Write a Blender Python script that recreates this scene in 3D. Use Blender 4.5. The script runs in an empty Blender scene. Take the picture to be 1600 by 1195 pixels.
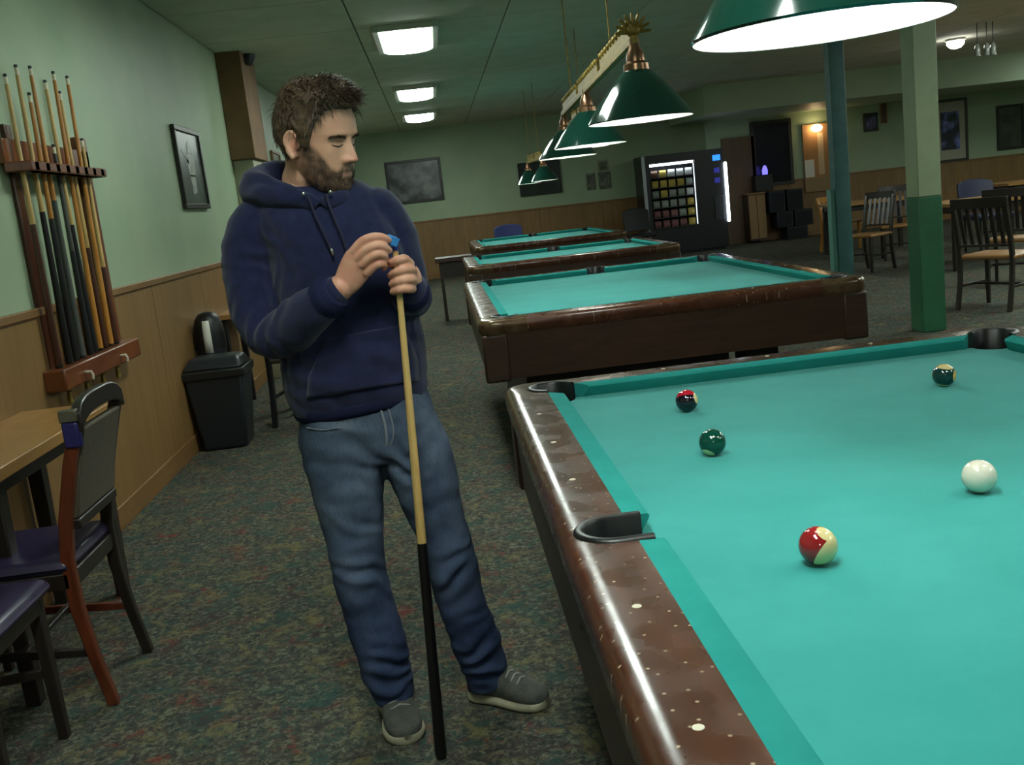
import bpy, bmesh, math, random
import numpy as np
from mathutils import Vector, Matrix, noise as mnoise

random.seed(7); np.random.seed(7)
scene = bpy.context.scene
COL = scene.collection
PI = math.pi

# ------------------------------------------------------------------ camera
F_PX, YAW, PITCH, ROLL, CAM_H = 1584.24, .0559194, .178095, -.111913, 1.344278
def cam_axes():
    f = Vector((math.sin(YAW)*math.cos(PITCH), math.cos(YAW)*math.cos(PITCH), -math.sin(PITCH)))
    r = Vector((math.cos(YAW), -math.sin(YAW), 0)); u = r.cross(f)
    c, s = math.cos(ROLL), math.sin(ROLL)
    return c*r + s*u, -s*r + c*u, f
CR, CU, CF = cam_axes()
CAM = Vector((0, 0, CAM_H))
cam = bpy.data.cameras.new('camera'); cam_o = bpy.data.objects.new('camera', cam); COL.objects.link(cam_o)
cam.sensor_width = 36; cam.lens = F_PX/1600*36; cam.clip_start = .02; cam.clip_end = 100
M = Matrix.Identity(4)
for i in range(3):
    M[i][0] = CR[i]; M[i][1] = CU[i]; M[i][2] = -CF[i]; M[i][3] = CAM[i]
cam_o.matrix_world = M
scene.camera = cam_o
def ray(x, y): return CF + CR*((x-800)/F_PX) - CU*((y-597.5)/F_PX)
def at(x, y, Y):
    """world point at depth Y seen at photograph pixel x, y"""
    d = ray(x, y); return CAM + d*(Y/d.y)
def atz(x, y, z):
    d = ray(x, y); return CAM + d*((z-CAM_H)/d.z)

# ------------------------------------------------------------------ world, exposure
w = bpy.data.worlds.new('world'); scene.world = w; w.use_nodes = True
w.node_tree.nodes['Background'].inputs[0].default_value = (.02, .022, .02, 1)
w.node_tree.nodes['Background'].inputs[1].default_value = .3
vs = scene.view_settings
vs.view_transform = 'Standard'; vs.look = 'None'; vs.exposure = 0.28; vs.gamma = 1; vs.use_curve_mapping = False
BULB = 74.0        # billiard lamp bulb emission
TUBE = 24.0         # ceiling fluorescent panel emission

# ------------------------------------------------------------------ helpers
def srgb(r, g, b):
    def f(c):
        c /= 255.
        return c/12.92 if c <= .04045 else ((c+.055)/1.055)**2.4
    return (f(r), f(g), f(b), 1)

class MB:
    def __init__(s): s.v = []; s.f = []
    def add(s, verts, faces):
        o = len(s.v); s.v += [tuple(p) for p in verts]; s.f += [tuple(i+o for i in fc) for fc in faces]; return s
    def box(s, x0, x1, y0, y1, z0, z1, m=None):
        P = [(x0,y0,z0),(x1,y0,z0),(x1,y1,z0),(x0,y1,z0),(x0,y0,z1),(x1,y0,z1),(x1,y1,z1),(x0,y1,z1)]
        if m is not None: P = [m @ Vector(p) for p in P]
        return s.add(P, [(0,3,2,1),(4,5,6,7),(0,1,5,4),(1,2,6,5),(2,3,7,6),(3,0,4,7)])
    def bar(s, a, b, wx, wy, up=(0,0,1), wx2=None, wy2=None):
        """rectangular bar from a to b"""
        a, b = Vector(a), Vector(b); d = (b-a).normalized(); up = Vector(up)
        if abs(d.dot(up)) > .95: up = Vector((0,1,0))
        x = d.cross(up).normalized(); y = x.cross(d).normalized()
        wx2 = wx if wx2 is None else wx2; wy2 = wy if wy2 is None else wy2
        P = []
        for c, hx, hy in ((a, wx/2, wy/2), (b, wx2/2, wy2/2)):
            P += [c - x*hx - y*hy, c + x*hx - y*hy, c + x*hx + y*hy, c - x*hx + y*hy]
        return s.add(P, [(0,3,2,1),(4,5,6,7),(0,1,5,4),(1,2,6,5),(2,3,7,6),(3,0,4,7)])
    def rings(s, rings, cap=True, closed=True):
        n = len(rings[0]); P = [p for r in rings for p in r]; Fc = []
        for i in range(len(rings)-1):
            for j in range(n if closed else n-1):
                k = (j+1) % n
                Fc.append((i*n+j, i*n+k, (i+1)*n+k, (i+1)*n+j))
        if cap:
            Fc.append(tuple(range(n-1, -1, -1))); o = (len(rings)-1)*n; Fc.append(tuple(range(o, o+n)))
        return s.add(P, Fc)
    def tube(s, pts, rad, n=10, round_caps=False, flat=1.0):
        pts = [Vector(p) for p in pts]
        if not hasattr(rad, '__len__'): rad = [rad]*len(pts)
        rad = list(rad)
        if round_caps:
            d0 = (pts[0]-pts[1]).normalized(); d1 = (pts[-1]-pts[-2]).normalized()
            a = [(pts[0]+d0*rad[0]*math.sin(t), rad[0]*math.cos(t)) for t in (1.35, .95, .5)]
            b = [(pts[-1]+d1*rad[-1]*math.sin(t), rad[-1]*math.cos(t)) for t in (.5, .95, 1.35)]
            pts = [p for p, _ in a]+pts+[p for p, _ in b]; rad = [q for _, q in a]+rad+[q for _, q in b]
        R = []; x = None
        for i, p in enumerate(pts):
            d = (pts[min(i+1, len(pts)-1)]-pts[max(i-1, 0)]).normalized()
            if x is None:
                h = Vector((0,0,1)) if abs(d.z) < .9 else Vector((0,1,0)); x = d.cross(h).normalized()
            else: x = (x - d*x.dot(d)).normalized()
            y = d.cross(x)
            R.append([p + x*rad[i]*math.cos(2*PI*k/n) + y*rad[i]*flat*math.sin(2*PI*k/n) for k in range(n)])
        return s.rings(R)
    def lathe(s, prof, n=24, c=(0,0,0), m=None, cap=True):
        R = []
        for r, z in prof:
            ring = [Vector((c[0]+r*math.cos(2*PI*k/n), c[1]+r*math.sin(2*PI*k/n), c[2]+z)) for k in range(n)]
            if m is not None: ring = [m @ p for p in ring]
            R.append(ring)
        return s.rings(R, cap)
    def ball(s, c, r, n=16, m=12, sc=(1,1,1)):
        R = []
        for i in range(1, m):
            t = PI*i/m
            R.append([(c[0]+r*sc[0]*math.sin(t)*math.cos(2*PI*k/n), c[1]+r*sc[1]*math.sin(t)*math.sin(2*PI*k/n), c[2]-r*sc[2]*math.cos(t)) for k in range(n)])
        return s.rings(R)
    def prism(s, poly, z0, z1):
        n = len(poly)
        P = [(x, y, z0) for x, y in poly]+[(x, y, z1) for x, y in poly]
        return s.add(P, [tuple(range(n-1, -1, -1)), tuple(range(n, 2*n))]+[(i, (i+1) % n, n+(i+1) % n, n+i) for i in range(n)])
    def mesh(s, name, smooth=40):
        me = bpy.data.meshes.new(name); me.from_pydata(s.v, [], s.f); me.update()
        bm = bmesh.new(); bm.from_mesh(me); bmesh.ops.recalc_face_normals(bm, faces=bm.faces); bm.to_mesh(me); bm.free()
        if smooth:
            me.polygons.foreach_set('use_smooth', [True]*len(me.polygons)); me.set_sharp_from_angle(angle=math.radians(smooth))
        return me
    def build(s, name, mat, parent=None, smooth=40, bevel=0, loc=None):
        return obj(name, s.mesh(name, smooth), mat, parent, bevel, loc)

def obj(name, me, mat=None, parent=None, bevel=0, loc=None):
    o = bpy.data.objects.new(name, me); COL.objects.link(o)
    if mat is not None and len(me.materials) == 0: me.materials.append(mat)
    if parent is not None: o.parent = parent
    if loc is not None: o.location = loc
    if bevel:
        b = o.modifiers.new('bevel', 'BEVEL'); b.width = bevel; b.segments = 2; b.limit_method = 'ANGLE'; b.angle_limit = math.radians(35)
    return o
def tag(o, label, cat, group=None):
    o['label'] = label; o['category'] = cat
    if group: o['group'] = group
    return o
def thing(name, label, cat, loc=(0,0,0), rz=0, group=None):
    o = bpy.data.objects.new(name, None); COL.objects.link(o); o.empty_display_size = .1
    o.location = loc; o.rotation_euler = (0, 0, rz)
    return tag(o, label, cat, group)
def struct(o): o['kind'] = 'structure'; return o
def copy_tree(o, parent=None):
    c = o.copy(); COL.objects.link(c); c.parent = parent
    for ch in [k for k in o.children]: copy_tree(ch, c)
    return c

# ------------------------------------------------------------------ materials
def nodes(name):
    m = bpy.data.materials.new(name); m.use_nodes = True
    nt = m.node_tree; return m, nt, nt.nodes['Principled BSDF']
def N(nt, t, **kw):
    n = nt.nodes.new(t)
    for k, v in kw.items():
        if k in n.inputs: n.inputs[k].default_value = v
        else: setattr(n, k, v)
    return n
def ramp(nt, stops, interp='LINEAR'):
    r = nt.nodes.new('ShaderNodeValToRGB'); cr = r.color_ramp; cr.interpolation = interp
    while len(cr.elements) < len(stops): cr.elements.new(.5)
    for e, (p, c) in zip(cr.elements, stops): e.position = p; e.color = c
    return r
def mat(name, c, rough=.5, var=.0, scale=8., metal=0., bump=0., bscale=60., stretch=None, spec=.5, c2=None, coat=0., sheen=0.):
    """base colour with optional noise towards c2 (or a darker tone) and fine relief"""
    m, nt, b = nodes(name)
    b.inputs['Roughness'].default_value = rough; b.inputs['Metallic'].default_value = metal
    b.inputs['Specular IOR Level'].default_value = spec; b.inputs['Coat Weight'].default_value = coat
    b.inputs['Sheen Weight'].default_value = sheen
    L = nt.links; tc = N(nt, 'ShaderNodeTexCoord'); mp = N(nt, 'ShaderNodeMapping')
    L.new(tc.outputs['Object'], mp.inputs[0])
    if stretch: mp.inputs['Scale'].default_value = stretch
    if var or c2:
        nz = N(nt, 'ShaderNodeTexNoise', Scale=scale, Detail=6.0, Roughness=.6); L.new(mp.outputs[0], nz.inputs['Vector'])
        cc2 = c2 if c2 else tuple(x*(1-var) for x in c[:3])+(1,)
        r = ramp(nt, [(.35, c), (.68, cc2)]); L.new(nz.outputs['Fac'], r.inputs[0]); L.new(r.outputs[0], b.inputs['Base Color'])
    else: b.inputs['Base Color'].default_value = c
    if bump:
        nb = N(nt, 'ShaderNodeTexNoise', Scale=bscale, Detail=4.0); L.new(mp.outputs[0], nb.inputs['Vector'])
        bp = N(nt, 'ShaderNodeBump', Strength=bump, Distance=.01); L.new(nb.outputs['Fac'], bp.inputs['Height']); L.new(bp.outputs[0], b.inputs['Normal'])
    return m
def emit(name, c, s, base=(.8,.8,.8,1)):
    m, nt, b = nodes(name); b.inputs['Base Color'].default_value = base
    b.inputs['Emission Color'].default_value = c; b.inputs['Emission Strength'].default_value = s; return m

def carpet():
    m, nt, b = nodes('carpet'); L = nt.links; b.inputs['Roughness'].default_value = .95; b.inputs['Specular IOR Level'].default_value = .1
    tc = N(nt, 'ShaderNodeTexCoord')
    base = N(nt, 'ShaderNodeTexNoise', Scale=42., Detail=5., Roughness=.8, Distortion=.7); L.new(tc.outputs['Object'], base.inputs['Vector'])
    r0 = ramp(nt, [(.30, srgb(24,26,28)), (.42, srgb(56,62,58)), (.52, srgb(80,78,68)), (.60, srgb(114,116,96)), (.72, srgb(60,78,74))]); L.new(base.outputs['Fac'], r0.inputs[0])
    col = r0.outputs[0]
    for sc, off, th, c in ((8., 3.1, .585, srgb(122,50,46)), (9., 17.3, .545, srgb(42,76,72)), (7., 41., .57, srgb(118,110,72)), (11., 77., .56, srgb(64,52,54))):
        mp = N(nt, 'ShaderNodeMapping'); mp.inputs['Location'].default_value = (off, off*1.7, 0); L.new(tc.outputs['Object'], mp.inputs[0])
        nz = N(nt, 'ShaderNodeTexNoise', Scale=sc, Detail=7., Roughness=.78, Distortion=.8); L.new(mp.outputs[0], nz.inputs['Vector'])
        rr = ramp(nt, [(th-.03, (0,0,0,1)), (th+.06, (.72,.72,.72,1))]); L.new(nz.outputs['Fac'], rr.inputs[0])
        mx = N(nt, 'ShaderNodeMix', data_type='RGBA'); L.new(rr.outputs[0], mx.inputs[0]); L.new(col, mx.inputs[6]); mx.inputs[7].default_value = c
        col = mx.outputs[2]
    L.new(col, b.inputs['Base Color'])
    nb = N(nt, 'ShaderNodeTexNoise', Scale=160., Detail=3.); L.new(tc.outputs['Object'], nb.inputs['Vector'])
    bp = N(nt, 'ShaderNodeBump', Strength=.5, Distance=.01); L.new(nb.outputs['Fac'], bp.inputs['Height']); L.new(bp.outputs[0], b.inputs['Normal'])
    return m
def wood(name, c1, c2, rough=.35, scale=5., stretch=(6,.6,6), coat=.2, wear=None):
    m, nt, b = nodes(name); L = nt.links
    b.inputs['Roughness'].default_value = rough; b.inputs['Coat Weight'].default_value = coat; b.inputs['Coat Roughness'].default_value = .15
    tc = N(nt, 'ShaderNodeTexCoord'); mp = N(nt, 'ShaderNodeMapping'); mp.inputs['Scale'].default_value = stretch; L.new(tc.outputs['Object'], mp.inputs[0])
    nz = N(nt, 'ShaderNodeTexNoise', Scale=scale, Detail=3.5 if wear else 8., Roughness=.5 if wear else .65, Distortion=.15 if wear else .6); L.new(mp.outputs[0], nz.inputs['Vector'])
    r = ramp(nt, [(.3, c1), (.7, c2)]); L.new(nz.outputs['Fac'], r.inputs[0]); col = r.outputs[0]
    if wear:
        n2 = N(nt, 'ShaderNodeTexVoronoi', voronoi_dimensions='2D', Scale=26., Randomness=1.0); L.new(tc.outputs['Object'], n2.inputs['Vector'])
        r2 = ramp(nt, [(.035, (.75,.75,.75,1)), (.075, (0,0,0,1))]); L.new(n2.outputs['Distance'], r2.inputs[0])
        mx = N(nt, 'ShaderNodeMix', data_type='RGBA'); L.new(r2.outputs[0], mx.inputs[0]); L.new(col, mx.inputs[6]); mx.inputs[7].default_value = wear
        col = mx.outputs[2]
        n3 = N(nt, 'ShaderNodeTexNoise', Scale=14., Detail=2.); L.new(tc.outputs['Object'], n3.inputs['Vector'])
        r3 = ramp(nt, [(.35, (rough*.75,)*3+(1,)), (.7, (rough*1.35,)*3+(1,))]); L.new(n3.outputs['Fac'], r3.inputs[0]); L.new(r3.outputs[0], b.inputs['Roughness'])
    L.new(col, b.inputs['Base Color'])
    return m

WALL = mat('wall_paint', srgb(162,178,148), .5, c2=srgb(146,166,136), scale=1.4, bump=.06, bscale=25, spec=.35)
CEIL = mat('ceiling_tile', srgb(214,214,198), .9, c2=srgb(196,200,182), scale=3., bump=.2, bscale=90)
GRID = mat('ceiling_gap', srgb(110,112,96), .9)
PANEL = wood('wainscot_plywood', srgb(142,108,64), srgb(120,90,50), .5, 3., (5,5,.5), .1)
TRIMW = wood('trim_wood', srgb(140,104,62), srgb(112,80,44), .45, 4., (.6,.6,6), .1)
CARPET = carpet()
CLOTH = mat('billiard_cloth', srgb(44,142,137), .95, c2=srgb(52,150,145), scale=5., bump=.08, bscale=400, spec=.1, sheen=.15)
CLOTHD = mat('billiard_cloth_cushion', srgb(36,132,126), .95, c2=srgb(42,140,134), scale=9., spec=.1)
RAIL = wood('rail_wood', srgb(82,46,28), srgb(64,36,23), .27, 4., (8,1.0,8), .35, srgb(178,160,132))
RAILX = wood('rail_wood_cross', srgb(82,46,28), srgb(64,36,23), .27, 4., (1.0,8,8), .35, srgb(178,160,132))
APRON = wood('apron_wood', srgb(66,42,26), srgb(44,28,18), .45, 4., (1.2,1.2,8), .1)
CAP = mat('corner_casting', srgb(112,92,66), .22, c2=srgb(76,54,36), scale=16., metal=.35)
RUBBER = mat('black_rubber', srgb(16,18,18), .38)
BLACK = mat('black_paint', srgb(14,14,15), .45)
PEARL = mat('inlay_pearl', srgb(214,206,184), .35)
DARKW = wood('dark_chair_wood', srgb(44,34,28), srgb(26,22,20), .38, 6., (6,6,.8), .25)
REDW = wood('red_chair_wood', srgb(112,52,28), srgb(82,36,20), .35, 6., (6,6,.8), .25)
TOPW = wood('table_laminate', srgb(172,128,72), srgb(146,106,58), .4, 5., (5,.7,5), .1)
RACKW = wood('rack_wood', srgb(128,70,34), srgb(92,46,22), .3, 5., (6,.8,.8), .3)
MAPLE = wood('cue_maple', srgb(206,176,112), srgb(188,152,90), .35, 5., (20,20,.8), .2)
HONEY = wood('cue_honey', srgb(198,138,56), srgb(166,104,36), .3, 5., (20,20,.8), .3)
WALNUT = wood('cue_walnut', srgb(84,44,26), srgb(54,28,18), .3, 5., (20,20,.8), .3)
CBLACK = mat('cue_black', srgb(16,15,16), .35)
CGREY = mat('cue_grey_wrap', srgb(70,74,68), .7)
IVORY = mat('ivory', srgb(222,212,184), .3)
BRASS = mat('brass', srgb(150,126,52), .5, metal=.35, c2=srgb(104,86,34), scale=30)
COPPER = mat('copper_cap', srgb(150,112,86), .3, metal=.85)
SHADEG = mat('lamp_shade_green', srgb(16,60,50), .12, spec=.6, coat=.6)
SHADEW = mat('lamp_shade_inside', srgb(245,245,238), .6)
CHROME = mat('chrome', srgb(190,190,186), .2, metal=1)
PLASTIC = mat('dark_plastic', srgb(30,34,38), .4)
BAG = mat('bin_bag', srgb(34,36,36), .25, bump=.4, bscale=30)
PAPER = mat('paper', srgb(220,218,206), .8)
NAVYV = mat('purple_vinyl', srgb(46,38,66), .35)
NAVYC = mat('navy_plastic', srgb(30,34,62), .45)
FABRIC = mat('grey_panel_fabric', srgb(92,84,68), .85, c2=srgb(80,72,60), scale=90, bump=.2, bscale=300)
FRAMEB = mat('frame_black', srgb(28,26,22), .4)

# ------------------------------------------------------------------ the room
XL, XR, YB, YF, ZC = -1.68, 13.0, 19.6, -5.0, 2.82
WZ = 1.12
mb = MB(); mb.add([(XL-.2,YF-.2,0),(XR+.2,YF-.2,0),(XR+.2,YB+.3,0),(XL-.2,YB+.3,0),(XL-.2,YF-.2,-.1),(XR+.2,YF-.2,-.1),(XR+.2,YB+.3,-.1),(XL-.2,YB+.3,-.1)],
       [(0,1,2,3),(4,7,6,5),(0,4,5,1),(1,5,6,2),(2,6,7,3),(3,7,4,0)])
struct(mb.build('floor', CARPET, smooth=0))
ceil = struct(MB().box(XL-.2, XR+.2, YF-.2, YB+.3, ZC+.012, ZC+.12).build('ceiling', GRID, smooth=0))
tile_me = MB().box(-.604, .604, -.604, .604, -.0, .012).mesh('ceiling_tile', 0); tile_me.materials.append(CEIL)
# lamp panels replace tiles: (x, y0, y1)
FLUOR = [(-.06, 8.55, 9.75), (-.06, 12.75, 13.95), (-.06, 16.1, 17.3)]
nx = int((XR-XL)/1.22)+1; ny = int((YB-YF)/1.22)+1
for i in range(nx):
    for j in range(ny):
        x = XL+.61+i*1.22; y = YB-.61-j*1.22
        t = obj('ceiling_tile', tile_me, None, ceil); t.location = (x, y, ZC)

def wall(name, m, x0, x1, y0, y1, z0=0, z1=ZC+.02): return struct(MB().box(x0, x1, y0, y1, z0, z1).build(name, m, smooth=0))
wl = wall('wall_left', WALL, XL-.15, XL, YF, YB+.15)
wb = wall('wall_back', WALL, XL-.15, XR+.15, YB, YB+.15)
wr = wall('wall_right', WALL, XR, XR+.15, YF, YB+.15)
wf = wall('wall_front', WALL, XL-.15, XR+.15, YF-.15, YF)
# plywood wainscot, one sheet at a time
pm = MB().box(0, .012, -.607, .607, .1, WZ-.03).mesh('wainscot_panel', 0); pm.materials.append(PANEL)
k = 0
y = YF+.61
while y < YB:
    p = obj('wainscot_panel', pm, None, wl); p.location = (XL, y, 0); p.scale = (1, 1, 1); y += 1.22
x = XL+.62
while x < XR:
    p = obj('wainscot_panel', pm, None, wb); p.location = (x, YB, 0); p.rotation_euler = (0, 0, -PI/2); x += 1.22
struct(MB().box(XL, XL+.024, YF, YB, WZ-.035, WZ).build('trim_1', TRIMW, bevel=.004))
struct(MB().box(XL, XR, YB-.024, YB, WZ-.035, WZ).build('trim_2', TRIMW, bevel=.004))
struct(MB().box(XL, XL+.02, YF, YB, 0, .11).build('baseboard_left', TRIMW, bevel=.004))
struct(MB().box(XL, XR, YB-.02, YB, 0, .11).build('baseboard_back', TRIMW, bevel=.004))
# boxed-in pilaster on the left wall, brown box above, painted below
PILW = mat('pilaster_brown_board', srgb(124,94,62), .7, c2=srgb(104,78,52), scale=4)
struct(MB().box(XL, -1.47, 9.05, 9.75, 1.93, ZC).build('trim_3', PILW, bevel=.006))
struct(MB().box(XL, -1.50, 9.10, 9.70, 0, 1.93).build('trim_4', mat('pilaster_paint', srgb(158,156,128), .6, c2=srgb(140,140,116), scale=3), bevel=.006))
# lowered soffit over the far right of the hall
struct(MB().box(4.62, XR, 17.0, YB, 2.36, ZC).build('ceiling_soffit', WALL, smooth=0))

# ------------------------------------------------------------------ ceiling fluorescent panels
LITE = emit('fluorescent_diffuser', (.88,1,.93,1), TUBE)
FRW = mat('fixture_white', srgb(196,198,186), .5)
def fluor(x, y0, y1, label, recess=False):
    t = thing('ceiling_light', label, 'ceiling light', (x, (y0+y1)/2, ZC), 0, 'fluorescent ceiling panels')
    h = (y1-y0)/2; wd = .27
    m = MB()
    m.box(-wd, -wd+.05, -h, h, -.05, 0); m.box(wd-.05, wd, -h, h, -.05, 0); m.box(-wd+.05, wd-.05, -h, -h+.04, -.05, 0); m.box(-wd+.05, wd-.05, h-.04, h, -.05, 0)
    m.build('frame', FRW, t, bevel=.004)
    # pillow-shaped diffuser hanging below the frame
    R = []
    for i in range(9):
        a = PI*i/8; R.append([(-(wd-.055)*math.cos(a), yy, -.045-.03*math.sin(a)) for yy in (-h+.05, h-.05)])
    pts = [p for r in R for p in r]; m = MB()
    m.add(pts, [(2*i, 2*i+2, 2*i+3, 2*i+1) for i in range(8)]+[tuple(range(0, 18, 2)), tuple(range(17, 0, -2))])
    if recess:
        m = MB(); m.box(-wd+.05, wd-.05, -h+.04, h-.04, -.012, -.004)
    m.build('diffuser', LITE, t)
    return t
fluor(*FLUOR[0], 'nearest and largest of the lit ceiling panels above the man')
fluor(*FLUOR[1], 'second lit ceiling panel, between the nearest and the farthest one')
fluor(*FLUOR[2], 'farthest and smallest lit ceiling panel near the back wall')
fluor(-.06, 4.35, 5.55, 'added unseen lit ceiling panel above the aisle beside the cue rack', True)  # recessed panels out of view, added to brighten the left wall
fluor(-.06, .3, 1.5, 'added unseen lit ceiling panel over the near end of the aisle', True)
fluor(-.06, -3.9, -2.7, 'added unseen lit ceiling panel behind the camera', True)
fluor(4.6, .6, 1.8, 'added unseen lit ceiling panel over the near right of the hall', False)  # this and the following panels are unseen, added to brighten the right hall
fluor(4.6, 4.4, 5.6, 'added unseen lit ceiling panel right of the second pool table', False)
fluor(8.6, 3.5, 4.7, 'added unseen lit ceiling panel in the right hand seating area', False)
fluor(8.6, 8.2, 9.4, 'added unseen lit ceiling panel over the right hand tables', False)
fluor(10.6, 12.0, 13.2, 'added unseen lit ceiling panel at the far right of the hall', False)
fluor(11.2, 15.4, 16.6, 'added unseen lit ceiling panel by the soffit at the far right', False)
fluor(5.7, 7.6, 8.8, 'added unseen lit ceiling panel just right of the pale column', False)
fluor(7.4, 10.4, 11.6, 'added unseen lit ceiling panel over the table at the right edge', False)
fluor(7.4, 6.2, 7.4, 'added unseen lit ceiling panel in the middle of the right hand seating', False)

# ------------------------------------------------------------------ pool tables
def pool_table(label, cx, cy, W, L, zt=.80, mids=('L', 'R'), rz=0., wear=True, off=0.):
    t = thing('pool_table', label, 'pool table', (cx, cy, 0), rz, 'pool tables down the hall')
    r = .16; wn, ln = W/2-r, L/2-r; cw = .045; zb = zt-.038
    def P(side, a, n, z):
        return {'L': (-(wn+n), a, z), 'R': (wn+n, a, z), 'N': (a, -(ln+n), z), 'F': (a, ln+n, z)}[side]
    half = {'L': ln, 'R': ln, 'N': wn, 'F': wn}
    CH = .026; CRd = .066
    # bed cloth with pocket notches
    poly = []
    def corner_notch(sx, sy, rev):
        c = (wn+CH, ln+CH); pts = []
        for i in range(13):
            a = math.radians(274-98*i/12)
            pts.append((sx*(c[0]+CRd*math.cos(a)), sy*(c[1]+CRd*math.sin(a))))
        return pts[::-1] if rev else pts
    def side_notch(side, rev):
        pts = []
        if side in mids:
            for i in range(9):
                a = math.radians(-46+92*i/8); pts.append((.058*math.sin(a), .07-.058*math.cos(a)))
        q = [P(side, a, n, 0)[:2] for a, n in pts]
        return q[::-1] if rev else q
    poly += side_notch('R', False) + corner_notch(1, 1, False) + side_notch('F', True) + corner_notch(-1, 1, True)
    poly += side_notch('L', True) + corner_notch(-1, -1, False) + side_notch('N', False) + corner_notch(1, -1, True)
    m = MB(); m.prism(poly, zb-.03, zb); m.build('bed_cloth', CLOTH, t, smooth=0)
    sec_r = [(cw, zt-.075), (cw, zt), (.122, zt), (.143, zt-.003), (.153, zt-.010), (.159, zt-.022), (.16, zt-.055), (.152, zt-.066), (.146, zt-.075)]
    sec_c = [(cw, zt), (.004, zt-.002), (0, zt-.007), (.003, zt-.013), (.020, zb), (cw, zb)]
    for side in 'LRNF':
        h = half[side]; segs = [(-h, h)]
        if side in mids: segs = [(-h, 0), (0, h)]
        for a0, a1 in segs:
            # wood rail
            e0 = a0+.07 if abs(a0) > .01 else .10; e1 = a1-.07 if abs(a1) > .01 else -.10
            m = MB(); m.rings([[P(side, a, n, z) for n, z in sec_r] for a in (e0, e1)])
            m.build('rail', RAIL if side in 'LR' else RAILX, t, smooth=50)
            # cushion with cut facings
            n0, b0 = (a0+.078, a0+.042) if abs(a0) > .01 else (.066, .054)
            n1, b1 = (a1-.078, a1-.042) if abs(a1) > .01 else (-.066, -.054)
            m = MB(); m.rings([[P(side, en+(eb-en)*n/cw, n, z) for n, z in sec_c] for en, eb in ((n0, b0), (n0+.01, n0+.01), (n1-.01, n1-.01), (n1, b1))])
            m.build('cushion', CLOTHD, t, smooth=50)
        u = 2*h/(8 if side in 'LR' else 4)
        for k in range(1, 8 if side in 'LR' else 4):
            if side in mids and abs(-h+u*k) < .02: continue
            p = P(side, -h+u*k, .098, zt)
            mm = MB(); mm.lathe([(.0066, -.002), (.0066, .0008)], 14, p); mm.build('inlay_dot', PEARL, t, smooth=0)
    def casting(name, inner, outer, material):
        R = []
        for I, O in zip(inner, outer):
            I, O = Vector(I), Vector(O); d = (I-O); dl = d.length; d = d/dl
            prof = [(I, zt-.075), (I, zt)]
            for q, z in ((.04, zt), (.018, zt-.003), (.007, zt-.010), (.001, zt-.022), (0, zt-.055), (.008, zt-.066), (.014, zt-.075)):
                prof.append((O+d*min(q, dl*.9), z))
            R.append([(p.x, p.y, z) for p, z in prof])
        m = MB(); m.rings(R); return m.build(name, material, t, smooth=50)
    def liner(path, cen):
        R = []
        for p, d in path:
            p, d = Vector(p), Vector(d)
            R.append([((p+d*q).x, (p+d*q).y, z) for q, z in ((0, zt-.10), (0, zt), (.004, zt+.005), (.013, zt+.005), (.018, zt), (.018, zt-.04))])
        m = MB(); m.rings(R)
        m.lathe([(.074, -.16), (.074, -.15)], 20, (cen[0], cen[1], zt))
        return m.build('pocket_liner', RUBBER, t, smooth=50)
    for sx in (-1, 1):
        for sy in (-1, 1):
            c = (wn+CH, ln+CH); ri = .07
            inner = [(wn+cw, ln-.07)]+[(c[0]+CRd*math.cos(math.radians(a)), c[1]+CRd*math.sin(math.radians(a))) for a in np.linspace(-68, 158, 15)]+[(wn-.07, ln+cw)]
            oc = (wn+r-ri, ln+r-ri)
            outer = [(wn+r, ln-.07), (wn+r, ln-.02), (wn+r, ln+.04)]+[(oc[0]+ri*math.cos(a), oc[1]+ri*math.sin(a)) for a in np.linspace(.12, PI/2-.12, 11)]+[(wn+.04, ln+r), (wn-.02, ln+r), (wn-.07, ln+r)]
            casting('corner_casting', [(sx*x, sy*y) for x, y in inner], [(sx*x, sy*y) for x, y in outer], CAP if wear else CAP)
            path = []
            for a in np.linspace(-72, 162, 21):
                ca, sa = math.cos(math.radians(a)), math.sin(math.radians(a))
                path.append(((sx*(c[0]+(CRd-.012)*ca), sy*(c[1]+(CRd-.012)*sa)), (sx*ca, sy*sa)))
            liner(path, (sx*c[0], sy*c[1]))
            m = MB(); m.box(sx*(wn+.03), sx*(wn+.150), sy*(ln+.03), sy*(ln+.150), .50, zt-.07); m.build('corner_post', APRON, t, bevel=.012)
    for side in mids:
        inner = [(-.10, cw), (-.075, cw), (-.060, cw)]+[(.060*math.sin(a), .072+.060*math.cos(a)) for a in np.linspace(-PI/2, PI/2, 13)]+[(.060, cw), (.075, cw), (.10, cw)]
        outer = [(a, r) for a in np.linspace(-.10, .10, len(inner))]
        casting('pocket_casting', [P(side, a, n, 0)[:2] for a, n in inner], [P(side, a, n, 0)[:2] for a, n in outer], RAIL if side in 'LR' else RAILX)
        path = []
        pl = [((-.05, .018), (-1, 0)), ((-.05, .05), (-1, 0))]+[((.05*math.sin(a), .072+.050*math.cos(a)), (math.sin(a), math.cos(a))) for a in np.linspace(-PI/2, PI/2, 15)]+[((.05, .05), (1, 0)), ((.05, .018), (1, 0))]
        o0 = Vector(P(side, 0, 0, 0)[:2])
        for (a, n), (da, dn) in pl:
            p = Vector(P(side, a, n, 0)[:2]); q = Vector(P(side, a+da, n+dn, 0)[:2]); path.append((p, q-p))
        liner(path, P(side, 0, .072, 0))
    # aprons
    for side in 'LRNF':
        h = half[side]+.03
        m = MB(); m.rings([[P(side, a, n, z) for n, z in ((.112, zt-.07), (.146, zt-.07), (.138, .51), (.104, .51))] for a in (-h, h)])
        m.build('apron', APRON, t, smooth=0)
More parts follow.
